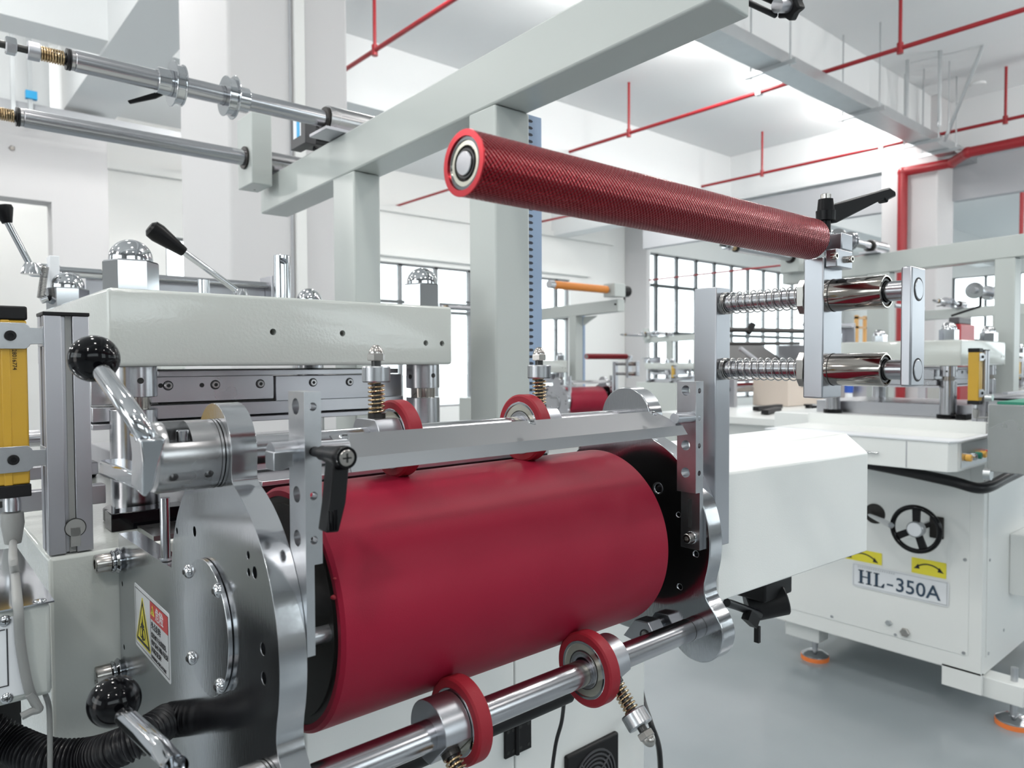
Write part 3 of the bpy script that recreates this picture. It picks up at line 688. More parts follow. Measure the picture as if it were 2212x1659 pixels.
a0, a1 = at(709, 1000, 'y', yk), at(737, 1000, 'y', yk)
b0, b1 = at(700, 1150, 'y', yk - .004), at(728, 1148, 'y', yk - .004)
arm = MB().fprism([(xl_ - .0058, yk, zl_ - .002), (xl_ + .0062, yk, zl_ - .002), (xl_ * .55 + b1.x * .45 + .0040, yk - .003, zl_ - .030), (b1.x, yk - .007, b1.z), (b0.x, yk - .007, b0.z), (xl_ * .55 + b0.x * .45 - .0036, yk - .003, zl_ - .030)], (0, .0125, 0)).build('arm', m_blacks, t, bevel=.0012)
mb = MB()
for i in range(4):
    xx = b0.x + (b1.x - b0.x) * (.2 + .2 * i); mb.box(xx - .0004, xx + .0004, yk - .0078, yk - .0066, b0.z + .001, b0.z + .014)
mb.build('grip_rib', m_black, t)

# spring loaded roller arm
t = thing('spring_roller_arm', 'steel sliding arm on two spring-wrapped guide rods at the right', 'arm', (.735, .49, 1.13))
BX0, BX1 = XB1, .7545
MB().box(BX0, BX1, .4825, .5125, 1.1330, 1.4360).build('upright_bar', m_edge, t, bevel=.0012)
RX, RZ1, RZ2 = .7385, 1.4175, 1.3412
MB().box(BX0, .7672, .3560, .3772, 1.3115, 1.4560).build('sliding_plate', m_edge, t, bevel=.0014)
MB().box(BX0, .7585, .2715, .2815, 1.3255, 1.4385).build('end_plate', m_edge, t, bevel=.0018)
for rz in (RZ1, RZ2):
    g = MB().cyl((RX + .003, .484, rz), (RX + .003, .2735, rz), .0098, n=48).build('guide_rod', m_shaft, t)
    MB().cyl((RX + .003, .2718, rz), (RX + .003, .2706, rz), .0098, n=48, ch=.0008).build('rod_end', m_edge, g)
    MB().ring((RX + .003, .2716, rz), (RX + .003, .2712, rz), .0112, .0099, 48).build('end_groove', m_hole, g)
    MB().spring((RX + .003, .4822, rz), (RX + .003, .4772, rz), .0122, 3, .0007, 8, 26).spring((RX + .003, .4772, rz), (RX + .003, .3850, rz), .0122, 10.5, .0007, 8, 26).build('spring', m_sprw, t)
    b = MB().lathe([(0, .0100), (0, .0162), (.001, .0166), (.0555, .0166), (.056, .0160), (.056, .0145), (.050, .0142), (.050, .0100), (0, .0100)], (RX + .003, .3560, rz), (0, -1, 0), 64).build('bushing', m_nickb, t)
    MB().ring((RX + .003, .3525, rz), (RX + .003, .3519, rz), .0169, .0163, 64).build('bushing_ring', m_hole, b)
    MB().ring((RX + .003, .3030, rz), (RX + .003, .3010, rz), .0128, .0108, 48).build('wiper', m_rubber, b)
    f = [(x_, z_) for x_, z_ in ((-.0165, -.010), (-.0165, .010), (-.010, .0180), (.010, .0180), (.0165, .010), (.0165, -.010), (.010, -.0180), (-.010, -.0180))]
    MB().prism([(RX + .003 + a, rz + b_) for a, b_ in f], 'y', .3775, .3850).build('bushing_flange', m_nickel, t, bevel=.0006)
# roller bracket on the sliding plate
k0 = at(1778, 556, 'y', .352)
bz0, bz1 = at(1790, 572, 'y', .350).z, 1.477
MB().box(.7285, .7640, .3440, .3560, bz0 - .002, bz0 + .0165).box(.7395, .7640, .3440, .3640, bz0 + .0166, bz1 + .004).build('roller_bracket', m_edge, t, bevel=.0012)
for px, py in ((1803, 553), (1837, 560)):
    c = at(px, py, 'y', .341)
    screw_head('socket_screw', (c.x, .3440, c.z), (0, -1, 0), .0036, .0055, m_nickb, t)

# knurled roller
RY, RZ_, RR = .364, 1.4738, .0205
xr0_, xr1_ = .2735, .7130
t = thing('knurled_roller', 'long red knurled roller floating above the drum with a bearing in its end', 'roller', (.49, RY, RZ_))
tube = MB().lathe([(0, .0168), (0, RR - .0005), (.0005, RR), (.002, RR), (xr1_ - xr0_ - .0005, RR), (xr1_ - xr0_, RR - .0006), (xr1_ - xr0_, .008), (xr1_ - xr0_ - .01, .008), (.01, .0160), (0, .0168)], (xr0_, RY, RZ_), X, 128).build('tube', m_knurl, t)
MB().ring((xr0_ - .0003, RY, RZ_), (xr0_ + .0010, RY, RZ_), RR + .0002, .0166, 96, .0002).build('rim', m_redan, t)
b = MB().ring((xr0_ + .0008, RY, RZ_), (xr0_ + .008, RY, RZ_), .0166, .0142, 80, .0004).build('bearing_outer_ring', m_chrome, t)
MB().ring((xr0_ + .0014, RY, RZ_), (xr0_ + .008, RY, RZ_), .0140, .0112, 80).build('bearing_shield', m_cream, t)
MB().cyl((xr0_ + .004, RY, RZ_), (xr0_ + .008, RY, RZ_), .0112, n=48).build('bearing_gap', m_hole, t)
MB().ring((xr0_ + .0012, RY, RZ_), (xr0_ + .0060, RY, RZ_), .0096, .0080, 48, .0004).build('bearing_inner_ring', m_rod, t)
MB().cyl((xr0_ + .0000, RY, RZ_), (.7500, RY, RZ_), .0076, n=48, ch=.0004).build('axle', m_shaft, t)
# black clamp lever above the roller end
lv = at(1779, 520, 'y', RY); lx_ = lv.x + .004
t = thing('clamp_lever', 'black clamp lever on top of the knurled roller bracket pointing right', 'lever', (lx_, RY, 1.48))
z0_ = RZ_ + .0075
MB().ring((lx_, RY, z0_), (lx_, RY, z0_ + .0015), .0078, .003, 36).build('washer', m_chrome, t)
MB().lathe([(0, 0), (0, .0052), (.014, .0052), (.014, .0095), (.024, .0098), (.0245, .0085), (.036, .0075), (.036, 0)], (lx_, RY, z0_ + .001), Z, 40).build('hub', m_blacks, t)
MB().cyl((lx_, RY, z0_ + .037), (lx_, RY, z0_ + .0425), .0052, n=36, ch=.0005).build('cap_screw', m_nickel, t)
zt_ = z0_ + .022
e1 = at(1925, 418, 'y', RY - .02); 
u_ = Vector((e1.x - lx_, e1.y - RY, 0)); Lh = u_.length; u_.normalize(); w_ = Z.cross(u_) * .0052
dzz = e1.z - (zt_ + .003)
prof = [(.002, .008), (.022, .0145), (Lh - .010, dzz + .0075), (Lh + .001, dzz + .0045), (Lh + .002, dzz - .001), (Lh - .012, dzz - .0065), (Lh - .013, dzz - .0095), (Lh - .016, dzz - .0090), (Lh - .020, dzz - .0060), (.024, -.004), (.013, -.0085), (.002, -.010)]
MB().fprism([Vector((lx_, RY, zt_)) + u_ * a + Z * b - w_ for a, b in prof], w_ * 2).build('arm', m_blacks, t, bevel=.0018)

# ------------------------------------------------------------------ press unit of the near machine
PRESS = []   # things repeated on the machines behind
def reg(o): PRESS.append(o); return o
CB = (.128, 1.147, .93, 1.72)
t = reg(thing('machine_cabinet', 'white painted base cabinet of the near machine below the drum', 'cabinet', (.64, 1.3, 0)))
MB().box(.128, 1.147, .93, 1.72, .12, 1.137).build('body', m_paint, t, bevel=.004)
MB().box(.42, .7935, .922, .932, .16, .985).build('door', m_paintw, t, bevel=.002)
MB().box(.7970, 1.140, .922, .932, .16, .985).build('door', m_paintw, t, bevel=.002)
hc = at(1112, 1600, 'y', .92); h = MB().box(.7700, .7925, .917, .9225, .683, .737).box(.7980, .8290, .917, .9225, .683, .737).cyl((.7953, .916, .683), (.7953, .916, .737), .004, n=16).build('hinge', m_blackm, t, bevel=.001)
for hx in (.776, .787, .804, .822):
    for hz in (.692, .728): MB().cyl((hx, .9175, hz), (hx, .9165, hz), .003, n=12).build('hinge_screw', m_hole, h)
fx0, fx1, fz0, fz1 = .9120, 1.0520, .500, .637
f = MB().box(fx0, fx1, .912, .923, fz0, fz1).build('fan_grille', m_blackm, t, bevel=.004)
mb = MB(); fc = Vector(((fx0 + fx1) / 2, .911, (fz0 + fz1) / 2))
for r in (.018, .026, .034, .042, .050, .058): mb.ring(fc + Y * .001, fc - Y * .0012, r, r - .0035, 48)
for a in range(4):
    d = Vector((math.cos(a * PI / 2 + .7), 0, math.sin(a * PI / 2 + .7))); mb.cyl(fc, fc + d * .058, .002, n=8)
mb.build('guard_rings', m_motor, f)
for x in (.2, 1.08):
    for y in (.99, 1.66):
        b = MB().cyl((x, y, .03), (x, y, .14), .014).build('levelling_bolt', m_zinc, t)
        MB().lathe([(0, 0), (0, .05), (.018, .05), (.034, .02), (.034, 0)], (x, y, .018), Z, 32).build('foot_plate', m_chrome, b)
        MB().cyl((x, y, .0), (x, y, .02), .051).build('foot_pad', m_foot, b)
# press head
t = reg(thing('press_head', 'glossy grey press head block with dome nuts on top', 'press', (.49, 1.3, 1.3465)))
hx0, hx1, hy0, hy1, hz0, hz1 = .213, .7555, 1.04, 1.62, 1.3465, 1.4480
o = MB().box(hx0, hx1, hy0, hy1, hz0, hz1).build('head_block', m_paint, t, bevel=.010)
c = MB()
for px, py in ((590, 717), (740, 720), (920, 741), (955, 742)):
    p = at(px, py, 'y', hy0); c.cyl((p.x, hy0 - .01, p.z), (p.x, hy0 + .03, p.z), .0048, n=24)
for q in list(o.modifiers): o.modifiers.remove(q)
bb = o.modifiers.new('bevel', 'BEVEL'); bb.width = .0055; bb.segments = 3
cut_src = c
bpy.context.view_layer.update(); o.data = bpy.data.meshes.new_from_object(o.evaluated_get(bpy.context.evaluated_depsgraph_get())); o.modifiers.clear(); cut(o, c)
NX = (.255, .731); NY = (1.098, 1.56)
def domenut(c, par, s=1):
    MB().hexnut(c, Z, .0345 * s, .042 * s, .35, .05).lathe([(0, 0), (0, .0275 * s)] + [(.004 * s + .0265 * s * math.sin(PI / 2 * i / 10), .0275 * s * math.cos(PI / 2 * i / 10) if i < 10 else 0) for i in range(11)], Vector(c) + Z * .0415 * s, Z, 48).build('dome_nut', m_chrome, par)
for y in NY:
    for x in NX: domenut((x, y, hz1), t)
# guide columns
for i, (x, y, lb) in enumerate([(NX[0], NY[0], 'front left guide column under the press head behind the cam lever'), (NX[1], NY[0], 'front right guide column under the press head'), (NX[0], NY[1], 'rear left guide column under the press head'), (NX[1], NY[1], 'rear right guide column under the press head')]):
    t = reg(thing('guide_column', lb, 'column', (x, y, 1.137), 'guide columns of the press'))
    cc = MB().cyl((x, y, 1.3045), (x, y, 1.3465), .0300, n=64, ch=.0008).build('collar', m_shaft, t)
    a = .35; MB().cyl((x - .0299 + .0004, y - .004, 1.325), (x - .0302, y - .004, 1.325), .004, n=16).build('pin_hole', m_hole, cc)
    MB().cyl((x + .002, y - .0298, 1.327), (x + .002, y - .0302, 1.327), .0042, n=16).build('pin_hole', m_hole, cc)
    mb = MB().cyl((x, y, 1.280), (x, y, 1.3045), .0215, n=48)
    for k in range(7): mb.ring((x, y, 1.2925 + k * .0018), (x, y, 1.2934 + k * .0018), .0224, .0215, 48)
    mb.build('thread', m_nickb, t)
    MB().cyl((x, y, 1.150), (x, y, 1.2880), .0300, n=64, ch=.001).build('barrel', m_shaft, t)
    MB().cyl((x, y, 1.137), (x, y, 1.1545), .0400, n=48, ch=.002).build('base_ring', m_black, t)
# die plates
t = reg(thing('die_holder', 'ground steel die holder plates with socket screws under the press head', 'die', (.45, 1.3, 1.26)))
DY = 1.135
def dpl(px0, px1, py0, py1, y0, y1, name, m):
    a = at(px0, py1, 'y', y0); b = at(px1, py1, 'y', y0); zt = at(px0, py0, 'y', y0).z
    return MB().box(a.x, b.x, y0, y1, a.z, zt).build(name, m, t, bevel=.001)
dpl(342, 860, 801, 814, DY, 1.48, 'top_plate', m_die)
dpl(197, 592, 816, 876, DY, 1.18, 'clamp_plate', m_die)
dpl(596, 868, 812, 866, DY + .004, 1.18, 'clamp_plate', m_alu)
dpl(200, 872, 881, 913, DY - .01, 1.48, 'lower_plate', m_die)
dpl(200, 872, 918, 930, DY - .02, 1.48, 'base_plate', m_alu)
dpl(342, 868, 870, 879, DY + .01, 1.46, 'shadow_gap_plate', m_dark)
for px, py, yv in ((363, 833, DY), (465, 831, DY), (562, 829, DY), (676, 826, DY + .004), (755, 825, DY + .004)):
    p = at(px, py, 'y', yv); s = MB().ring((p.x, yv - .0006, p.z), (p.x, yv + .004, p.z), .0072, .0056, 28).build('counterbore', m_hole, t)
    screw_head('socket_screw', (p.x, yv + .001, p.z), (0, -1, 0), .0054, .0045, m_steel, s)
    MB().cyl((p.x, yv - .0018, p.z), (p.x, yv - .0022, p.z), .0026, n=6).build('hex_socket', m_hole, s)
for px, py in ((347, 833), (436, 832)):
    p = at(px, py, 'y', DY); MB().cyl((p.x, DY - .0006, p.z), (p.x, DY + .003, p.z), .0034, n=16).build('dowel_hole', m_hole, t)
t = reg(thing('press_bed', 'layered steel bed plates between the press and the drum', 'bed', (.45, 1.0, 1.14)))
MB().box(.305, .76, 1.00, 1.66, 1.137, 1.190).build('bed_block', m_die, t, bevel=.002)
MB().box(.2900, .6990, .735, 1.03, 1.2225, 1.2275).build('infeed_sheet', m_alu, t, bevel=.0006)
MB().box(.2900, .6990, .738, 1.03, 1.2150, 1.2222).build('gap_shade_strip', m_rubber, t)  # dark strip standing in for the shaded gap under the infeed sheet
MB().box(.2900, .6990, .745, 1.03, 1.1950, 1.2148).build('infeed_block', m_zinc, t, bevel=.001)
MB().box(.2900, .6990, .80, .83, 1.2300, 1.2420).build('guide_bar', m_die, t, bevel=.001)
p = at(580, 930, 'y', .86); MB().cyl((p.x, .85, 1.242), (p.x, .85, 1.252), .011, n=24, ch=.002).build('knurled_knob', m_blackm, t)
MB().box(.2900, .6990, .905, .925, 1.238, 1.2460).build('guide_bar', m_zinc, t, bevel=.001)
MB().box(.2085, .300, 1.02, 1.056, 1.1372, 1.160).build('black_clamp', m_black, t, bevel=.001)
MB().box(.236, .32, .935, 1.01, 1.1375, 1.143).build('steel_pad', m_inox, t)
# brackets left of the column behind the light curtain
t = reg(thing('rail_bracket', 'steel rail blocks behind the aluminium profile at the left', 'bracket', (.17, 1.25, 1.137)))
MB().box(.02, .22, 1.15, 1.18, 1.195, 1.212).build('rail', m_alu, t, bevel=.001)
MB().box(.05, .215, 1.08, 1.10, 1.165, 1.190).build('block', m_alu, t, bevel=.001)
MB().cyl((-.03, 1.22, 1.245), (.215, 1.22, 1.245), .012).build('round_bar', m_shaft, t)
MB().cyl((.10, 1.079, 1.178), (.10, 1.0795, 1.178), .004, n=16).build('screw_hole', m_hole, t)
MB().box(.300, .42, 1.22, 1.45, 1.20, 1.240).build('red_pad', m_drum, t)
# gantry
t = reg(thing('gantry_frame', 'grey painted gantry with a long cantilever beam on two posts', 'frame', (.89, 1.3, 1.137)))
GX0, GX1 = .85, .9345
def bz(y): return 1.836 - (y - .55) * .0262
y0, y1 = .5685, 2.135
MB().fprism([(GX0, y0, bz(y0)), (GX0, y1, bz(y1)), (GX0, y1, bz(y1) + .0985), (GX0, y0, bz(y0) + .0985)], (GX1 - GX0, 0, 0)).build('beam', m_gantry, t, bevel=.004)
MB().box(GX0, GX1, 1.034, 1.114, 1.137, bz(1.07)).build('post', m_gantry, t, bevel=.004)
MB().box(GX0, GX1 - .012, 1.566, 1.673, 1.137, bz(1.6)).build('post', m_gantry, t, bevel=.004)
t = reg(thing('cable_duct', 'blue slotted cable duct fixed to the gantry post', 'cable duct', (.95, 1.06, 1.14)))
dxa = GX1 + .0005; dxb = at(1170, 300, 'y', 1.05).x
MB().box(dxa, dxb, 1.050, 1.105, 1.14, 1.828).build('duct_body', m_blue, t, bevel=.001)
mb = MB(); z = 1.15
while z < 1.82:
    mb.fprism([(dxa + .0004, 1.0495, z), (dxa + .0190, 1.0495, z), (dxa + .0230, 1.0495, z + .0027), (dxa + .0190, 1.0495, z + .0054), (dxa + .0004, 1.0495, z + .0054)], (0, .0008, 0)); z += .0130
sl = mb.build('duct_slots', m_slot, t, smooth=False); sl['kind'] = 'stuff'

# unwind shafts on the gantry
def unwind(name, y, z, x0, xr, xh, r, label, flanges, xs):
    t = reg(thing(name, label, 'shaft', (xh, y, z), 'unwind shafts on the gantry'))
    MB().cyl((x0, y, z), (xh, y, z), r, n=64, ch=.0012).build('tube', m_shaft, t)
    mb = MB().cyl((x0 - .008, y, z), (x0, y, z), r * .95, n=48, ch=.001).build('end_ring', m_steel, t)
    mb = MB(); [mb.ring((x0 - .010 - k * .005, y, z), (x0 - .007 - k * .005, y, z), r * 1.02, r * .6, 48) for k in range(2)]; mb.build('o_rings', m_rubber, t)
    MB().spring((x0 - .018, y, z), (x0 - .018 - xs, y, z), r * .62, 9, .0018, 8, 22).build('spring', m_brass, t)
    MB().cyl((x0 - .1 - xs, y, z), (x0 - .01, y, z), r * .34, n=24).build('threaded_rod', m_rod, t)
    MB().cyl((x0 - .018 - xs - .020, y, z), (x0 - .018 - xs, y, z), r * .85, n=40, ch=.001).build('knurled_ring', m_alu, t)
    MB().hexnut((x0 - .018 - xs - .055, y, z), X, r * .82, .018).build('hex_nut', m_chrome, t)
    for fx, fl in flanges:
        c = Vector((fx, y, z))
        f = MB().ring(c, c + X * fl * .003, .0470, r + .001, 64, .0008).ring(c + X * fl * .003, c + X * fl * .020, .0400, r + .001, 36).ring(c + X * fl * .0195, c + X * fl * .0225, .0430, r + .001, 64, .0006).build('collar_flange', m_chrome, t)
        MB().ring(c - X * fl * .030, c, r + .007, r, 48, .001).build('sleeve', m_chrome, f)
        if fl > 0:
            hh = c - X * .026 - Z * (r + .008) + Y * .0
            MB().fprism([hh + Vector((.005, 0, .008)), hh + Vector((.009, 0, .002)), hh + Vector((-.004, .01, -.006)), hh + Vector((-.045, .050, -.016)), hh + Vector((-.048, .052, -.010)), hh + Vector((-.01, .012, .003))], (.004, .007, 0)).build('clamp_handle', m_blacks, f, bevel=.0015)
    MB().ring((xh - .006, y, z), (xh, y, z), r * 1.45, r * .9, 48, .001).build('dust_seal', m_dark, t)
    return t
s1 = unwind('unwind_shaft', 1.65, 1.9440, .290, 0, .822, .0200, 'upper unwind shaft with two chrome flanges at the top left', [(.468, 1), (.600, -1)], .040)
MB().ring((.822, 1.65, 1.944), (.985, 1.65, 1.944), .0335, .0205, 64, .001).build('bearing_housing', m_steel, s1)
MB().box(.80, .98, 1.605, 1.695, 1.9065, 1.9145).build('base_plate', m_alu, s1, bevel=.001)
s2 = unwind('unwind_shaft', 2.045, 1.9265, .252, 0, .772, .0215, 'plain lower unwind shaft ending at the grey square box', [], .040)
MB().ring((.8312, 2.045, 1.9265), (.985, 2.045, 1.9265), .0300, .0215, 64, .001).build('bearing_housing', m_steel, s2)
MB().box(.85, .98, 2.00, 2.09, 1.8960, 1.8985).build('base_plate', m_alu, s2, bevel=.001)
t = reg(thing('brake_box', 'grey square sheet metal box hanging at the end of the plain unwind shaft', 'box', (.80, 2.05, 1.845)))
MB().box(.7725, .8310, 1.998, 2.104, 1.8480, 2.045).build('box_body', m_gantry, t, bevel=.003)
MB().cyl((.8, 2.05, 1.8424), (.8, 2.05, 1.8432), .003, n=12).build('screw', m_hole, t)
t = reg(thing('drive_motor', 'dark grey drive motor with a blue and white label above the gantry', 'motor', (.9, 1.82, 1.92)))
MB().box(.838, .868, 1.80, 1.892, 1.925, 2.015).build('flange', m_motor, t, bevel=.002)
MB().box(.868, .99, 1.81, 1.885, 1.932, 2.008).build('motor_body', m_motor, t, bevel=.006)
mb = MB(); [mb.box(.875, .985, 1.808, 1.8095, 1.94 + .012 * k, 1.946 + .012 * k) for k in range(5)]; mb.build('cooling_fins', m_blackm, t)
lb_ = MB().box(.8375, .8381, 1.825, 1.872, 1.950, 2.0).build('label_plate', m_white, t); MB().box(.8370, .8376, 1.832, 1.850, 1.950, 2.0).build('blue_stripe', m_lblue, lb_)
MB().tube([(.87, 1.82, 1.922), (.90, 1.80, 1.912), (.95, 1.80, 1.910), (.985, 1.8, 1.918)], .006, 12).build('motor_cable', m_rubber, t)

# light curtain and aluminium profile
t = reg(thing('aluminium_profile', 'upright aluminium profile with black end cap beside the yellow light curtain', 'post', (.152, .955, 1.137)))
AX0, AX1, AY0 = .1290, .1722, .933
mb = MB().prism([(AX0, AY0), (AX0 + .0165, AY0), (AX0 + .0165, AY0 + .006), (AX0 + .0270, AY0 + .006), (AX0 + .0270, AY0), (AX1, AY0), (AX1, AY0 + .043), (AX0, AY0 + .043), (AX0, AY0 + .027), (AX0 + .005, AY0 + .027), (AX0 + .005, AY0 + .017), (AX0, AY0 + .017)], 'z', 1.139, 1.4035)
mb.build('extrusion', m_alu, t, bevel=.0007)
MB().box(AX0 - .0010, AX1 + .0008, AY0 - .001, AY0 + .0445, 1.4035, 1.4075).build('end_cap', m_blackm, t, bevel=.0008)
MB().box(AX0 + .0205, AX0 + .0265, AY0 + .0040, AY0 + .0062, 1.139, 1.4035).build('slot_shadow_strip', m_cable, t)
p = at(163, 1140, 'y', AY0)
k = MB().cyl((p.x, AY0 + .0022, p.z), (p.x, AY0 - .0004, p.z), .0098, n=40).box(p.x - .0048, p.x + .0048, AY0 - .0004, AY0 + .003, p.z - .021, p.z).build('slot_cover', m_cable, t)
MB().ring((p.x, AY0 + .002, p.z), (p.x, AY0 - .0002, p.z), .0108, .0098, 40).build('slot_cover_rim', m_hole, k)
t = reg(thing('light_curtain', 'yellow safety light curtain bar at the left edge of the press', 'light curtain', (.09, .95, 1.2)))
YC = .938
MB().box(.0750, .1140, YC, YC + .036, 1.2200, 1.3975).build('housing', m_yel, t, bevel=.002)
MB().box(.0905, .0985, YC - .001, YC + .003, 1.2200, 1.3975).build('raised_rib', m_yel, t, bevel=.001)
MB().box(.0740, .1148, YC - .001, YC + .037, 1.3975, 1.4125).build('end_cap', m_blackm, t, bevel=.002)
MB().box(.0740, .1148, YC - .001, YC + .037, 1.2065, 1.2200).build('end_cap', m_blackm, t, bevel=.001)
for z0, z1 in ((1.3665, 1.3945), (1.2340, 1.2620)):
    zm = (z0 + z1) / 2
    br = MB().fprism([(.070, YC - .002, z0), (.1120, YC - .002, z0), (.1155, YC - .002, z0 + .003), (.1165, YC - .002, z0 + .005), (.1285, YC - .002, z0 + .0055), (.1285, YC - .002, z1 - .0055), (.1165, YC - .002, z1 - .005), (.1155, YC - .002, z1 - .003), (.1120, YC - .002, z1), (.070, YC - .002, z1)], (0, -.002, 0)).box(.1275, .1290, YC - .004, YC + .03, z0 + .003, z1 - .003).build('bracket', m_zinc, t, bevel=.0004)
    screw_head('socket_screw', (.0985, YC - .004, zm), (0, -1, 0), .0055, .0035, m_blackm, br)
text('serial_number', '28016774', .0055, (.1005, YC - .0003, 1.3660), (0, 0, -1), (1, 0, 0), m_blackm, t)
MB().lathe([(0, 0), (0, .0075), (.006, .0085), (.016, .0085), (.018, .0070), (.018, 0)], (.0985, YC + .015, 1.2065), -Z, 32).build('connector_nut', m_zinc, t)
MB().lathe([(0, 0), (0, .0105), (.012, .0112), (.030, .0085), (.034, .0078), (.034, 0)], (.0985, YC + .015, 1.1885), -Z, 32).build('cable_plug', m_cable, t)
c0 = Vector((.0985, YC + .014, 1.156))
path = [c0, at(28, 1205, 'z', 1.175), at(33, 1245, 'z', 1.161), at(37, 1290, 'z', 1.160), at(40, 1322, 'y', .6925), at(43, 1380, 'y', .6925), at(52, 1440, 'y', .6925), at(64, 1492, 'y', .6925), at(84, 1532, 'y', .70)]
def smooth_path(p, n=8):
    p = [Vector(q) for q in p]; o = []
    for i in range(len(p) - 1):
        a, b, c, d = p[max(i - 1, 0)], p[i], p[i + 1], p[min(i + 2, len(p) - 1)]
        for k in range(n):
            s = k / n; o.append(.5 * ((2 * b) + (c - a) * s + (2 * a - 5 * b + 4 * c - d) * s * s + (3 * b - a - 3 * c + d) * s ** 3))
    return o + [p[-1]]
MB().tube(smooth_path(path), .0036, 14).build('cable', m_cable, t)

# infeed table box at the left edge
t = thing('control_box', 'white sheet metal control box with a shiny film-covered top at the left edge', 'box', (0, .8, 1.076))
MB().box(-.25, .0970, .70, .928, 1.0760, 1.1530).build('box_body', m_paint, t, bevel=.004)
MB().box(-.26, .0995, .698, .929, 1.1532, 1.1545).build('top_sheet', m_mirror, t)
pl = MB().box(-.2, .0775, .6985, .7003, 1.0825, 1.1475).build('name_plate', m_white, t, bevel=.0006)
mb = MB(); mb.box(-.2, .0655, .6980, .6986, 1.1380, 1.1388).box(-.2, .0670, .6980, .6986, 1.0925, 1.0933).box(.0662, .0672, .6980, .6986, 1.0925, 1.1388); mb.build('border_line', m_ink, pl)
for px, py in ((11, 1342), (15, 1509)):
    p = at(px, py, 'y', .698); s = MB().dome((p.x, .6985, p.z), .0046, (0, -1, 0), .0022, 28, 6).build('cross_screw', m_chrome, t)
    MB().box(p.x - .002, p.x + .002, .6960, .6966, p.z - .0004, p.z + .0004).box(p.x - .0004, p.x + .0004, .6960, .6966, p.z - .002, p.z + .002).build('cross_slot', m_hole, s)
p = at(86, 1298, 'z', 1.1546); MB().dome(p, .0048, Z, .0016, 24, 5).build('cross_screw', m_chrome, t)
MB().box(-.25, .09, .84, .927, .80, 1.0755).build('underside_shade_block', m_hole, t)  # dark block put in for the shade under the control box
t = thing('cable_pair', 'short grey cables dangling below the control box', 'cable', (.1, .72, 1.05))
MB().tube(smooth_path([at(62, 1500, 'y', .69), at(85, 1530, 'y', .69), at(68, 1537, 'y', .69), at(46, 1548, 'y', .69)]), .0030, 10).tube(smooth_path([at(98, 1500, 'y', .72), at(106, 1530, 'y', .74), at(108, 1600, 'y', .74), at(108, 1700, 'y', .74)]), .0022, 10).build('cable', m_cable, t)
# corrugated hose
hp = smooth_path([at(-160, 1520, 'y', .80), at(-60, 1560, 'y', .80), at(20, 1605, 'y', .79), at(100, 1635, 'y', .76), at(190, 1634, 'y', .74), at(270, 1610, 'x', .152), at(330, 1578, 'x', .176), at(362, 1556, 'x', .1962)], 26)
acc = [0]
for a, b in zip(hp, hp[1:]): acc.append(acc[-1] + (b - a).length)
fine = []; L_ = acc[-1]; j = 0; N_ = 620
for i in range(N_):
    s = L_ * i / (N_ - 1)
    while j < len(acc) - 2 and acc[j + 1] < s: j += 1
    fine.append(hp[j].lerp(hp[j + 1], (s - acc[j]) / max(acc[j + 1] - acc[j], 1e-9)))
tag(MB().tube(fine, .0165, 28, rf=lambda i: .0150 + .0016 * max(-.55, math.sin(2 * PI * (L_ * i / (N_ - 1)) / .0043))).build('corrugated_hose', m_rubber), 'thick black corrugated hose at the bottom left', 'hose')

# belt cover at the right
t = thing('belt_cover', 'large white chamfered sheet metal cover on the right of the drum', 'cover', (.95, .6, 1.05))
cz = 1.2355
prof = [(.500, 1.0530), (.500, 1.2095), (.530, cz), (.640, cz), (.640, 1.0530)]
def cov(x, ins=0):
    return [(x, y, z) for y, z in prof]
o = MB(); xa, xb = .7575, 1.1715
A = [(xa, .5, 1.0570), (xa, .5, 1.2125), (xa, .530, cz + .001), (xa, .640, cz + .001), (xa, .640, 1.0570)]
B = [(xb, .5, 1.0480), (xb, .5, 1.2045), (xb - .012, .530, cz - .001), (xb - .012, .640, cz - .001), (xb, .640, 1.0480)]
o.add(A + B, [(0, 1, 2, 3, 4), (9, 8, 7, 6, 5)] + [(i, i + 5, (i + 1) % 5 + 5, (i + 1) % 5) for i in range(5)]); o.build('cover_shell', m_paintw, t, bevel=.0022)
t = thing('encoder_motor', 'black motor and plug hanging below the white belt cover', 'motor', at(1645, 1300, 'y', .6))
c = at(1660, 1318, 'y', .585)
MB().cyl(c + Vector((-.012, .03, .0)), c + Vector((.030, -.012, .014)), .0235, n=32, ch=.002).build('motor_body', m_blackm, t)
MB().box(c.x - .03, c.x + .05, c.y - .012, c.y + .05, c.z + .020, c.z + .048).build('terminal_box', m_blackm, t, bevel=.003)
MB().tube(smooth_path([at(1570, 1302, 'y', .585), at(1600, 1312, 'y', .585), at(1640, 1328, 'y', .585)]), .0062, 12).build('lead', m_rubber, t)
MB().obox(at(1622, 1336, 'y', .58), (.8, 0, -.6), Y, (.6, 0, .8), .030, .012, .016).box(c.x - .028, c.x - .022, c.y, c.y + .008, c.z - .045, c.z - .02).build('plug', m_blackm, t)
# black cables right of the cabinet and under the drum
tag(MB().tube(smooth_path([at(1218, 1520, 'y', .80), at(1213, 1560, 'y', .82), at(1200, 1610, 'y', .84), at(1188, 1700, 'y', .86)]), .0032, 10).build('power_cable', m_rubber), 'thin black cable hanging in front of the cabinet door', 'cable')
tag(MB().tube(smooth_path([(1.156, .975, .80), at(1387, 1500, 'y', .965), at(1405, 1560, 'y', .86), at(1424, 1620, 'y', .86), at(1428, 1720, 'y', .88)]), .0055, 12).build('power_cable', m_rubber), 'black cable hanging beside the right edge of the cabinet', 'cable')
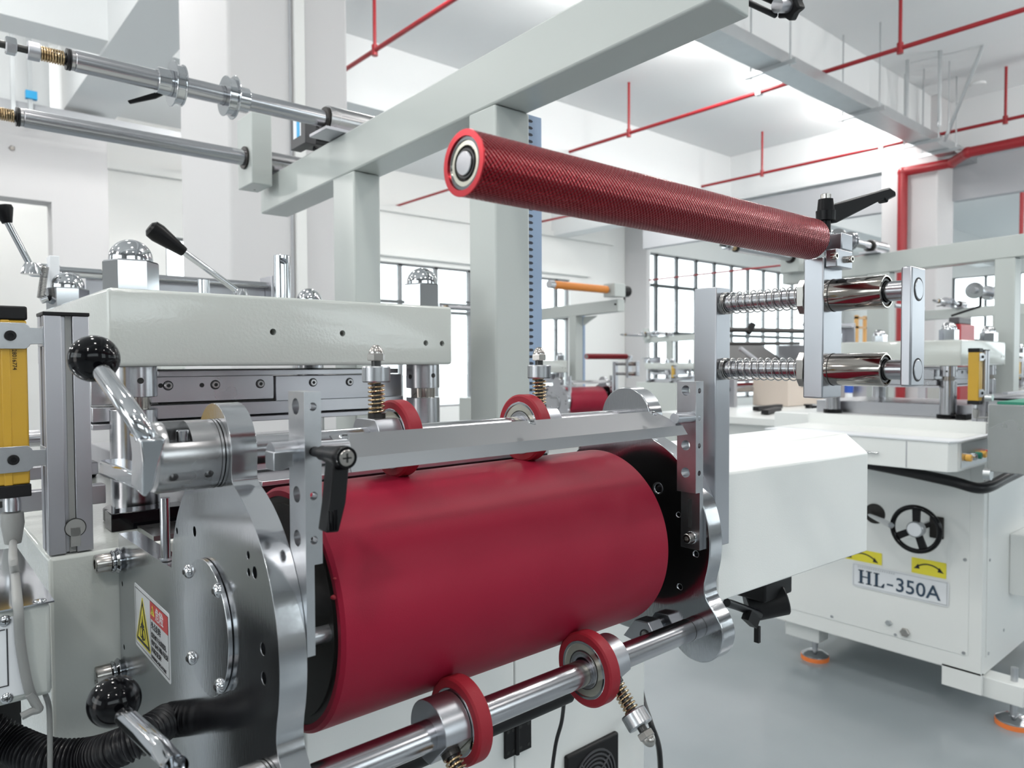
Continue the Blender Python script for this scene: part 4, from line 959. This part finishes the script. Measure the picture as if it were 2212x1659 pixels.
# bracket seen under the drum against the far side plate
t = thing('bearing_bracket', 'small steel bracket with a screw under the far end of the drum', 'bracket', at(1385, 1360, 'x', XB - .02))
c = at(1388, 1366, 'x', XB - .03)
MB().fprism([c + Vector((0, .030, -.012)), c + Vector((0, .012, .012)), c + Vector((0, -.008, .014)), c + Vector((0, -.020, -.002)), c + Vector((0, -.012, -.018))], (.022, 0, 0)).build('block', m_edge, t, bevel=.001)
MB().ring(c + Vector((-.001, -.004, -.003)), c + Vector((0, -.004, -.003)), .0075, .0062, 32).build('screw_rim', m_hole, t)
MB().cyl(c + Vector((-.001, -.004, -.003)), c + Vector((0, -.004, -.003)), .0052, n=28).build('screw', m_nickel, t)
MB().cyl(c + Vector((.022, .002, .004)), c + Vector((.030, .002, .004)), .006, n=16).build('spacer', m_edge, t)
# star knob at the top right under the gantry arm end
c = at(1700, 12, 'y', .60)
t = thing('star_knob', 'black star knob on twin rods at the top edge', 'knob', c)
st = []
for i in range(12):
    a = 2 * PI * i / 12; r = .024 if i % 2 else .0175; st.append((math.cos(a) * r, math.sin(a) * r))
dn = Vector((1, -.15, .25)).normalized(); _, a_, b_ = basis(dn)
MB().fprism([c + a_ * p + b_ * q for p, q in st], dn * .018).build('knob_head', m_blackm, t, bevel=.003)
MB().cyl(c, c - dn * .025, .011, n=24).build('knob_neck', m_alu, t)
MB().cyl(c + Vector((0, .02, .012)), (GX1, c.y + .03, c.z + .006), .0045, n=16).cyl(c + Vector((0, .02, -.008)), (GX1, c.y + .03, c.z - .010), .0045, n=16).build('twin_rods', m_blackm, t)

# rear feed roller levers behind the head
t = reg(thing('rear_guard_plate', 'grey guard plate with screws standing behind the press head', 'plate', (.5, 1.7, 1.45)))
gp0, gp1 = at(185, 620, 'y', 1.7), at(572, 620, 'y', 1.7)
MB().box(gp0.x, gp1.x, 1.70, 1.706, 1.45, 1.5395).build('plate', m_alu, t, bevel=.001)
for px in (200, 365):
    p = at(px, 596, 'y', 1.699); MB().dome((p.x, 1.70, 1.532), .006, (0, -1, 0), .003, 20, 5).build('button_screw', m_chrome, t)
MB().box(gp1.x, gp1.x + .012, 1.66, 1.73, 1.40, 1.555).build('end_bracket', m_alu, t, bevel=.001)
MB().cyl((.22, 1.68, 1.533), (.70, 1.68, 1.533), .008, n=24).build('cross_shaft', m_shaft, t)
def lever(base, tip, gripend, label, r=.0055, flat=False, name='tapered_lever'):
    t = thing(name, label, 'lever', base, 'tapered black handled levers behind the press head')
    base, tip, gripend = map(Vector, (base, tip, gripend)); d = (gripend - tip)
    MB().cyl(base, tip + d * .15, r, n=24).build('rod', m_chrome, t)
    L = d.length
    MB().lathe([(0, 0), (0, r * 1.45), (.003, r * 1.6), (L * .75, r * 2.9), (L * .93, r * 2.7), (L, r * 1.6), (L, 0)], tip, d, 40).build('grip', m_blacks, t)
    MB().lathe([(0, 0), (0, .017), (.012, .014), (.02, .010), (.02, 0)], base - Z * .012, Z, 32).build('boss', m_chrome, t)
    return t
lever(at(520, 634, 'y', 1.3), at(398, 545, 'y', 1.3), at(322, 490, 'y', 1.3), 'lever with big black tapered grip leaning left above the press head')
t = lever(at(68, 578, 'y', 1.55), at(16, 482, 'y', 1.55), at(3, 442, 'y', 1.55), 'smaller black tapered lever at the far left edge', .0055)
t = thing('feed_roller_end', 'chrome roller end block with tension spring at the left behind the nuts', 'bracket', at(100, 585, 'y', 1.6))
c = at(60, 582, 'y', 1.6)
MB().lathe([(0, 0), (0, .010), (.006, .013), (.022, .013), (.05, .0125), (.05, .0100), (.12, .0100), (.12, 0)], c, X, 32).build('roller_shaft', m_chrome, t)
p = at(115, 580, 'y', 1.585); MB().box(p.x - .008, p.x + .008, 1.57, 1.60, p.z - .06, p.z + .022).build('side_plate', m_white, t, bevel=.001)
a, b = at(98, 575, 'y', 1.56), at(88, 645, 'y', 1.56); MB().spring(a, b, .0055, 22, .0011, 6, 12).build('tension_spring', m_sprw, t)
MB().cyl(b - Z * .003, b + Z * .001 + X * .01, .007, n=16).build('spring_anchor', m_chrome, t)
# small upright posts on the head
p = at(610, 644, 'y', 1.35); q = at(607, 552, 'y', 1.35); r0_ = abs(at(627, 600, 'y', 1.35).x - at(593, 600, 'y', 1.35).x) / 2
t = reg(thing('locating_post', 'tall chrome post with an angled cut top on the press head', 'post', (p.x, 1.35, hz1)))
o = MB().cyl((p.x, 1.35, hz1), (p.x, 1.35, q.z), r0_, n=48, ch=.001).build('post', m_chrome, t)
cut(o, MB().cyl((p.x - .03, 1.31, q.z - .006), (p.x + .012, 1.35, q.z - .016), .006, n=20))
p = at(440, 636, 'y', 1.30); q = at(440, 604, 'y', 1.30); r0_ *= .62
t = reg(thing('locating_post', 'short chrome post left of the tall one on the press head', 'post', (p.x, 1.30, hz1)))
MB().cyl((p.x, 1.30, hz1), (p.x, 1.30, q.z), r0_, n=40, ch=.001).build('post', m_chrome, t)

# ================================================================== MACHINES BEHIND
def repeat(root, things, off, skip=()):
    """copies of the near machine's units, as parts of another machine"""
    off = Vector(off)
    for s in things:
        if s.name.split('.')[0] in skip: continue
        for ch in list(s.children):
            c = ch.copy(); COL.objects.link(c); c.parent = root; c.location = s.location + ch.location + off - root.location
            if 'label' in c: del c['label']
            for g in list(ch.children):
                d = g.copy(); COL.objects.link(d); d.parent = c
                if 'label' in d: del d['label']
O2 = Vector((2.93, -.045, -.018))
root = thing('press_machine', 'white die cutting machine with black handwheel and model plate at the right', 'machine', (3.6, 1.2, 0))
repeat(root, PRESS, O2, skip=('machine_cabinet', 'rail_bracket'))
FX = 3.06; yR, yL = .886, 1.475
zb = .17; zt2 = 1.119
b = MB().box(FX, FX + 1.05, yR, yR + .84, zb, zt2).build('cabinet_body', m_paintw, root, bevel=.003)
MB().box(FX, FX + .02, yR, 1.02, .10, zb + .01).build('skirt', m_paintw, root)
p = MB().box(FX - .003, FX, yR + .045, yL + .2, .235, .98).build('front_panel', m_paintw, root, bevel=.001)
MB().box(FX + .04, FX + .99, yR - .003, yR, .235, .98).build('side_panel', m_paintw, root, bevel=.001)
for y, z in ((.945, .60), (.945, .245), (1.19, .245), (1.45, .25)):
    MB().cyl((FX - .004, y, z), (FX - .006, y, z), .006, n=12).build('panel_screw', m_zinc, p)
for x, z in ((3.12, .60), (3.12, .245), (3.3, .29)): MB().cyl((x, yR - .004, z), (x, yR - .006, z), .006, n=12).build('panel_screw', m_zinc, p)
# handwheel
hw = at(1978, 1143, 'x', 2.93)
w = MB()
ring = [hw + Vector((0, math.cos(2 * PI * i / 48) * .083, math.sin(2 * PI * i / 48) * .083)) for i in range(49)]
o = w.tube(ring, .0095, 12).build('handwheel', m_black, root)
MB().cyl(hw - X * .012, hw + X * .02, .030, n=40, ch=.002).build('dial', m_zinc, o)
MB().cyl(hw - X * .014, hw - X * .012, .025, n=40).build('dial_face', m_white, o)
mb = MB()
for a in (90, 250, 330):
    d = Vector((0, math.cos(math.radians(a)), math.sin(math.radians(a)))); e = Vector((0, -d.z, d.y))
    mb.fprism([hw + d * .025 - e * .012, hw + d * .025 + e * .012, hw + d * .080 + e * .014, hw + d * .080 - e * .014], (.012, 0, 0))
mb.build('spoke', m_blackm, o)
MB().cyl(hw, hw + X * .14, .012).build('wheel_shaft', m_chrome, o)
MB().box(FX - .012, FX, hw.y - .055, hw.y - .005, hw.z - .05, hw.z + .035).build('cutout_cover', m_dark, root, bevel=.004)
p = at(1888, 1110, 'x', FX - .01); MB().lathe([(0, 0), (0, .042), (.008, .040), (.008, 0)], (FX, p.y, p.z), (-1, 0, 0), 40).build('shaft_port', m_dark, root)
a, b = at(1925, 1135, 'x', 2.86), at(1880, 1112, 'x', FX - .01); MB().cyl(a, b, .011, n=24, ch=.001).build('adjust_shaft', m_chrome, root)
for px, r in ((1920, .012), (1955, .018)):
    p = at(px, 1345 if px < 1930 else 1366, 'x', FX - .004); MB().hexnut((FX, p.y, p.z), (-1, 0, 0), r, .014).build('hex_plug' if r > .015 else 'grease_port', m_nickel if r > .015 else m_galv, root)
# model plate
UU = Vector((0, -1, 0))
p0, p1 = at(1841, 1262, 'x', FX - .006), at(2050, 1262, 'x', FX - .006)
pz0 = at(1841, 1262, 'x', FX - .006).z - .004; pz1 = at(1841, 1213, 'x', FX - .006).z - .002
Wp, Hp = p0.y - p1.y, pz1 - pz0
Lp = P2((FX - .006, p0.y, pz0), UU, Z); Lq = P2((FX - .0085, p0.y, pz0), UU, Z); Lr = P2((FX - .0095, p0.y, pz0), UU, Z)
mp_ = decal('model_plate', rrect(Lp, 0, Wp, 0, Hp, .01), (-1, 0, 0), m_white, root, .002); lab(mp_, 'white model plate with dark blue lettering')
mb = MB()
for q in frame_lines(Lq, .005, Wp - .005, .005, Hp - .005, .0018): mb.fprism(q, (-.0005, 0, 0))
mb.build('plate_border', m_galv, mp_, smooth=False)
def poly_letter(mbq, x, y, s, pts): mbq.fprism([Lr(x + a * s, y + b * s) for a, b in pts], (-.0005, 0, 0))
mb = MB(); s = .052; x0_, y0_ = .030, .018
def slab(x, w, h0, h1): mb.fprism([Lr(x, y0_ + h0), Lr(x + w, y0_ + h0), Lr(x + w, y0_ + h1), Lr(x, y0_ + h1)], (-.0005, 0, 0))
for xx in (.032, .064): slab(xx, .011, 0, .056); slab(xx - .006, .023, 0, .004); slab(xx - .006, .023, .052, .056)
slab(.043, .021, .026, .031)
slab(.094, .011, 0, .056); slab(.088, .023, .052, .056); slab(.088, .040, 0, .004)
mb.fprism([Lr(.128, y0_), Lr(.132, y0_ + .018), Lr(.128, y0_ + .018), Lr(.118, y0_ + .004)], (-.0005, 0, 0))
mb.build('plate_lettering', m_navy, mp_, smooth=False)
mb = MB()
for i in range(17): mb.fprism([Lr(.024 + i * .0088, .0835), Lr(.0285 + i * .0088, .0835), Lr(.0285 + i * .0088, .0875 + (i % 3) * .0006), Lr(.0245 + i * .0088, .0875)], (-.0004, 0, 0))
mb.build('small_print', m_galv, mp_, smooth=False)
text('plate_lettering', '-', .075, Lr(.136, y0_ + .002), UU, Z, m_navy, mp_, sx=1.35)
text('plate_lettering', '350A', .078, Lr(.172, y0_), UU, Z, m_navy, mp_, sx=.98, bold=.0007)
# yellow direction labels
def ylabel(px0, px1, pyt, pyb, l):
    a = at(px0, pyb, 'x', FX - .005); b_ = at(px1, pyb, 'x', FX - .005); zt3 = at(px0, pyt, 'x', FX - .005).z
    Wq, Hq = a.y - b_.y, zt3 - a.z; L1_ = P2((FX - .004, a.y, a.z), UU, Z); L2_ = P2((FX - .0058, a.y, a.z), UU, Z)
    d = decal('direction_label', rrect(L1_, 0, Wq, 0, Hq, .003), (-1, 0, 0), m_ylab, root, .0012); lab(d, l)
    mb = MB(); n = 16; cy_ = -.02; R_ = Wq * .52
    for i in range(n):
        t0 = math.radians(130 - 80 * i / n); t1 = math.radians(130 - 80 * (i + 1) / n)
        f_ = lambda t_, r_: L2_(Wq / 2 + math.cos(t_) * r_, Hq * .75 - Wq * .52 + math.sin(t_) * r_)
        mb.fprism([f_(t0, R_), f_(t1, R_), f_(t1, R_ - .005), f_(t0, R_ - .005)], (-.0004, 0, 0))
    for t_, s_ in ((130, 1), (50, -1)):
        t_ = math.radians(t_); cx_, cy2 = Wq / 2 + math.cos(t_) * (R_ - .0025), Hq * .75 - Wq * .52 + math.sin(t_) * (R_ - .0025)
        mb.fprism([L2_(cx_ - s_ * .014, cy2 - .010), L2_(cx_ + s_ * .002, cy2 + .010), L2_(cx_ + s_ * .008, cy2 - .008)], (-.0004, 0, 0))
    mb.build('curved_arrow', m_ink, d, smooth=False)
ylabel(1969, 2044, 1203, 1236, 'yellow label with a double-ended curved arrow')
ylabel(1822, 1905, 1180, 1205, 'yellow label half hidden behind the white cover')
# feet
for (x, y) in ((3.13, .80), (3.16, 1.575), (4.0, .80)):
    MB().box(x - .045, x + .045, min(y, y + .1) - .04, max(y, y + .1) + .02, .09, .165).build('foot_bracket', m_paintw, root, bevel=.003)
    b = MB().cyl((x, y, .03), (x, y, .215), .012).build('levelling_bolt', m_zinc, root)
    MB().lathe([(0, 0), (0, .058), (.006, .058), (.022, .03), (.022, 0)], (x, y, .016), Z, 32).build('foot_plate', m_chrome, b)
    MB().cyl((x, y, 0), (x, y, .017), .060).build('foot_pad', m_foot, b)
# drawer table in front
tx0, ty0_, ty1_ = 2.68, .865, 1.55
o = MB().prism([(tx0, ty0_ + .02), (tx0, ty1_), (FX, ty1_), (FX, ty0_), (tx0 + .03, ty0_)], 'z', .975, 1.075).build('drawer_table', m_paintw, root, bevel=.002)
MB().prism([(tx0 - .006, ty0_ + .014), (tx0 - .006, ty1_), (FX, ty1_), (FX, ty0_ - .006), (tx0 + .03, ty0_ - .006)], 'z', 1.0752, 1.080).build('table_top', m_white, o)
MB().box(tx0 + .10, FX + .02, yR, ty1_, 1.0802, 1.0815).box(FX - .03, FX - .022, yR - .01, ty1_, 1.0802, 1.125).build('back_splash', m_paintw, o)
p = at(2043 - 0, 980, 'x', tx0); MB().box(tx0 - .001, tx0, at(1958, 980, 'x', tx0).y - .002, at(1958, 980, 'x', tx0).y + .002, .978, 1.07).build('drawer_gap', m_lint, o)
p = at(1882, 977, 'x', tx0 - .01); MB().cyl((tx0 - .01, p.y - .025, p.z), (tx0 - .01, p.y + .03, p.z), .004, n=12).build('drawer_pull', m_chrome, o)
cpn = MB().box(tx0 + .06, FX - .05, ty0_ - .003, ty0_ + .001, .985, 1.068).build('button_panel', m_galv, root); lab(cpn, 'small grey button panel on the table side')
for i, (dx, mm) in enumerate(((.10, m_led), (.15, m_chrome), (.20, m_green), (.25, m_led), (.30, m_redl))):
    MB().cyl((tx0 + dx, ty0_ - .003, 1.018), (tx0 + dx, ty0_ - .022, 1.018), .012, n=20, ch=.002).build('push_button', mm, cpn)
MB().tube(smooth_path([(FX - .14, 1.62, .955), (FX - .15, 1.4, .955), (FX - .15, 1.15, .935), (FX - .16, .95, .915), (FX - .12, .86, .895), (FX + .1, .845, .91), (FX + .5, .845, .93)]), .020, 12).build('cable_harness', m_rubber, root)
# stainless discharge box with green belt beside it
o = at(2120, 1018, 'y', .84); sx = at(2118, 950, 'y', .80).x
t = thing('conveyor_box', 'stainless side box with a green belt on top at the right edge', 'conveyor', (sx + .4, .7, .95))
zA, zB = at(2122, 1015, 'y', .80).z, at(2122, 872, 'y', .80).z
MB().box(sx, sx + .9, .58, .78, zA, zB).build('side_box', m_inox, t, bevel=.002)
MB().box(sx + .02, sx + .9, .60, .76, zB, zB + .008).build('green_belt', m_green, t)
for zz, rr_ in ((zB + .02, .012), (zA - .01, .02)): MB().cyl((sx + .01, .77, zz), (sx + .01, .79, zz), rr_).build('corner_bolt', m_galv, t)
# electrical box on the right side panel
MB().box(3.36, 3.75, .80, yR - .003, .42, .66).build('switch_box', m_paintw, root, bevel=.004)

# second machine, further back, with its own drum feed unit
O3 = Vector((3.56, 3.27, -.084))
FEED = [o for o in COL.objects if o.parent is None and o.type == 'EMPTY' and o.name.split('.')[0] in ('side_plate', 'rubber_drum', 'spring_roller_arm', 'knurled_roller', 'perforated_bar', 'deflector')]
root = thing('press_machine', 'distant die cutting machine with a red drum seen past the gantry post', 'machine', (4.2, 4.6, 0))
repeat(root, PRESS + FEED, O3)
a = at(1196, 615, 'y', 3.86); b = at(1310, 634, 'y', 3.86)
MB().cyl((a.x, 3.86, a.z), (b.x, 3.86, a.z), .030, n=32).build('orange_roller', m_orange, root)
MB().cyl((a.x - .05, 3.86, a.z), (a.x, 3.86, a.z), .029, n=32).cyl((b.x, 3.86, a.z), (b.x + .08, 3.86, a.z), .012, n=16).build('roller_end', m_chrome, root)
MB().box(b.x + .03, b.x + .16, 3.80, 3.92, a.z - .055, a.z + .05).build('roller_housing', m_gantry, root, bevel=.004)
MB().cyl((b.x + .16, 3.86, a.z), (b.x + .26, 3.86, a.z), .045, n=24, ch=.006).build('brake_motor', m_blackm, root)
MB().tube(smooth_path([(b.x + .22, 3.86, a.z - .04), (b.x + .2, 3.86, a.z - .10), (b.x + .1, 3.86, a.z - .11)]), .008, 8).build('lead', m_rubber, root)
MB().fprism([(4.41 + .085, 4.30, 1.66), (4.41 + .085, 4.14, 1.735), (4.41 + .085, 4.30, 1.735)], (.01, 0, 0)).build('gusset', m_gantry, root)
# more machines of the row, further away
for off, lab_ in ((Vector((7.3, .95, -.03)), 'far machine behind the drawer table with an orange roller'),
                  (Vector((9.2, 6.0, -.12)), 'far machine at the window wall left of the spring arm'),
                  (Vector((1.8, 6.6, -.10)), 'far machine seen between the press head and the gantry post')):
    root = thing('press_machine', lab_, 'machine', (off.x + .6, off.y + 1.3, 0), None)
    repeat(root, PRESS, off, skip=('drive_motor', 'rail_bracket', 'locating_post'))
    yq = .60 + off.y; zq = 1.97 + off.z; xq = off.x + .25
    MB().cyl((xq, yq, zq), (xq + .5, yq, zq), .030, n=24).build('orange_roller', m_orange, root)
    MB().box(xq + .52, xq + .66, yq - .06, yq + .06, zq - .055, zq + .05).build('roller_housing', m_gantry, root)
    MB().cyl((xq + .66, yq, zq), (xq + .76, yq, zq), .045, n=20).build('brake_motor', m_blackm, root)

# laminating line between the machines (dark hood, beige box, table with clamps)
LAM_DX = .75
t = thing('laminating_machine', 'white machine table with black clamps, beige box and dark tilted hood', 'machine', (4.6, 2.6, 0))
tz_ = .98
A = [Vector((3.55, 2.05, tz_)), Vector((5.9, 2.05, tz_)), Vector((5.9, 3.35, tz_)), Vector((3.55, 3.35, tz_))]
MB().fprism(A, (0, 0, -.05)).build('table_top', m_paintw, t, bevel=.004)
MB().box(3.65, 5.8, 2.15, 3.25, .12, .93).build('base', m_paintw, t, bevel=.01)
rnd = random.Random(5)
for i in range(9):
    x, y = 3.75 + rnd.random() * 1.3, 2.15 + rnd.random() * .7
    MB().cyl((x, y, tz_), (x, y, tz_ + .018), .022, n=20, ch=.003).cyl((x, y, tz_ + .018), (x, y, tz_ + .032), .034, n=20, ch=.004).build('clamp_knob', (m_blackm, m_chrome, m_blackm, m_redl, m_blackm, m_chrome)[i % 6], t)
for x, y, a in ((4.0, 2.7, .3), (4.5, 2.45, -.2), (4.3, 2.9, .1)):
    MB().obox((x, y, tz_ + .02), (math.cos(a), math.sin(a), 0), (-math.sin(a), math.cos(a), 0), Z, .42, .05, .03).build('clamp_bar', m_blackm, t, bevel=.004)
bx0 = MB().box(4.75, 5.35, 2.98, 3.3, tz_ + .002, tz_ + .23).build('beige_box', m_tan, t, bevel=.006)
MB().box(4.95, 5.05, 2.965, 2.98, tz_ + .16, tz_ + .18).build('box_handle', m_blackm, bx0, bevel=.003)
MB().cyl((5.42, 2.8, tz_), (5.42, 2.8, tz_ + .10), .03, n=20).build('filter_bowl', m_white, t)
MB().cyl((5.42, 2.8, tz_ + .10), (5.42, 2.8, tz_ + .17), .035, n=20).build('blue_regulator', m_bluek, t)
MB().box(5.5, 5.56, 2.6, 3.2, tz_, tz_ + .22).box(5.7, 5.74, 2.3, 2.36, tz_, tz_ + .30).build('upright_plate', m_alu, t, bevel=.003)
MB().fprism([(4.55, 3.4, 1.30), (5.6, 3.4, 1.30), (5.6, 3.75, 1.52), (4.75, 3.75, 1.52)], (0, .03, -.02)).build('tilted_hood', m_blackm, t)
MB().cyl((4.6, 3.5, 1.62), (6.0, 3.5, 1.64), .022, n=12).cyl((4.6, 3.5, 1.50), (5.9, 3.5, 1.52), .015, n=12).build('cross_rod', m_dark, t)
MB().cyl((4.62, 3.5, 1.30), (4.62, 3.5, 1.66), .022, n=12).cyl((4.62, 3.5, 1.66), (4.50, 3.45, 1.64), .03, n=12).cyl((5.0, 3.5, 1.60), (5.05, 3.48, 1.68), .028, n=12).build('clamp_post', m_blackm, t)
MB().cyl((4.55, 3.3, 1.46), (4.85, 3.2, 1.27), .018, n=12).build('gas_spring', m_alu, t)
MB().cyl((4.85, 3.2, 1.27), (4.9, 3.18, 1.24), .022, n=12).build('gas_spring_end', m_blackm, t)
MB().cyl((4.4, 3.32, 1.12), (5.7, 3.32, 1.12), .03, n=20).cyl((4.4, 3.5, 1.19), (5.7, 3.5, 1.19), .02, n=20).build('nip_rollers', m_chrome, t)
MB().box(4.40, 4.44, 3.25, 3.60, tz_, 1.34).box(5.70, 5.74, 3.25, 3.60, tz_, 1.50).build('side_cheek', m_alu, t, bevel=.004)
MB().box(4.45, 5.7, 3.36, 3.44, 1.14, 1.165).build('red_strip', m_redan, t)

t.location.x += LAM_DX

# things beyond the right machine: red cabinet, orange frame, chair-like rack
c0 = at(2045, 745, 'x', 6.8); c1 = at(2080, 700, 'x', 6.8)
t = thing('red_cabinet', 'small red cabinet standing behind the right machine head', 'cabinet', (6.4, c0.y, c0.z - .4))
MB().box(6.75, 7.1, c1.y, c0.y, 0, c1.z).build('cabinet_body', m_pipe, t, bevel=.01)
MB().box(6.77, 7.08, c1.y + .02, c0.y - .02, c1.z, c1.z + .06).build('top_unit', m_motor, t, bevel=.01)
c = at(1862, 700, 'y', 9.5)
t = thing('wooden_rack', 'blurred orange wooden rack in the far bright opening', 'rack', (c.x, 9.5, 0))
MB().box(c.x - .28, c.x - .2, 9.5, 9.6, 0, c.z + .25).box(c.x + .28, c.x + .36, 9.5, 9.6, 0, c.z + .25).build('rack_post', m_wood, t)
for dz in (.18, -.1, -.6): MB().box(c.x - .28, c.x + .36, 9.5, 9.6, c.z + dz - .03, c.z + dz + .03).build('rack_rail', m_wood, t)
c = at(2130, 632, 'x', 5.2)
t = thing('spindle_unit', 'small unwind spindle with silver flanges seen under the right gantry beam', 'spindle', c)
MB().cyl(c - X * .25, c + X * .32, .020, n=24).build('spindle', m_shaft, t)
for a, b, r in ((-.22, -.20, .05), (.02, .08, .045), (.28, .34, .035)): MB().cyl(c + X * a, c + X * b, r, n=32, ch=.003).build('flange', m_chrome, t)
MB().cyl(c - X * .1, c - X * .1 - Z * .09, .008, n=10).cyl(c - X * .1 - Z * .09, c - X * .1 - Z * .14 + Y * .16, .007, n=10).build('handle', m_blackm, t)
MB().box(c.x + .3, c.x + .4, c.y - .3, c.y + .05, c.z - .32, c.z - .12).build('mount_box', m_gantry, t, bevel=.004)
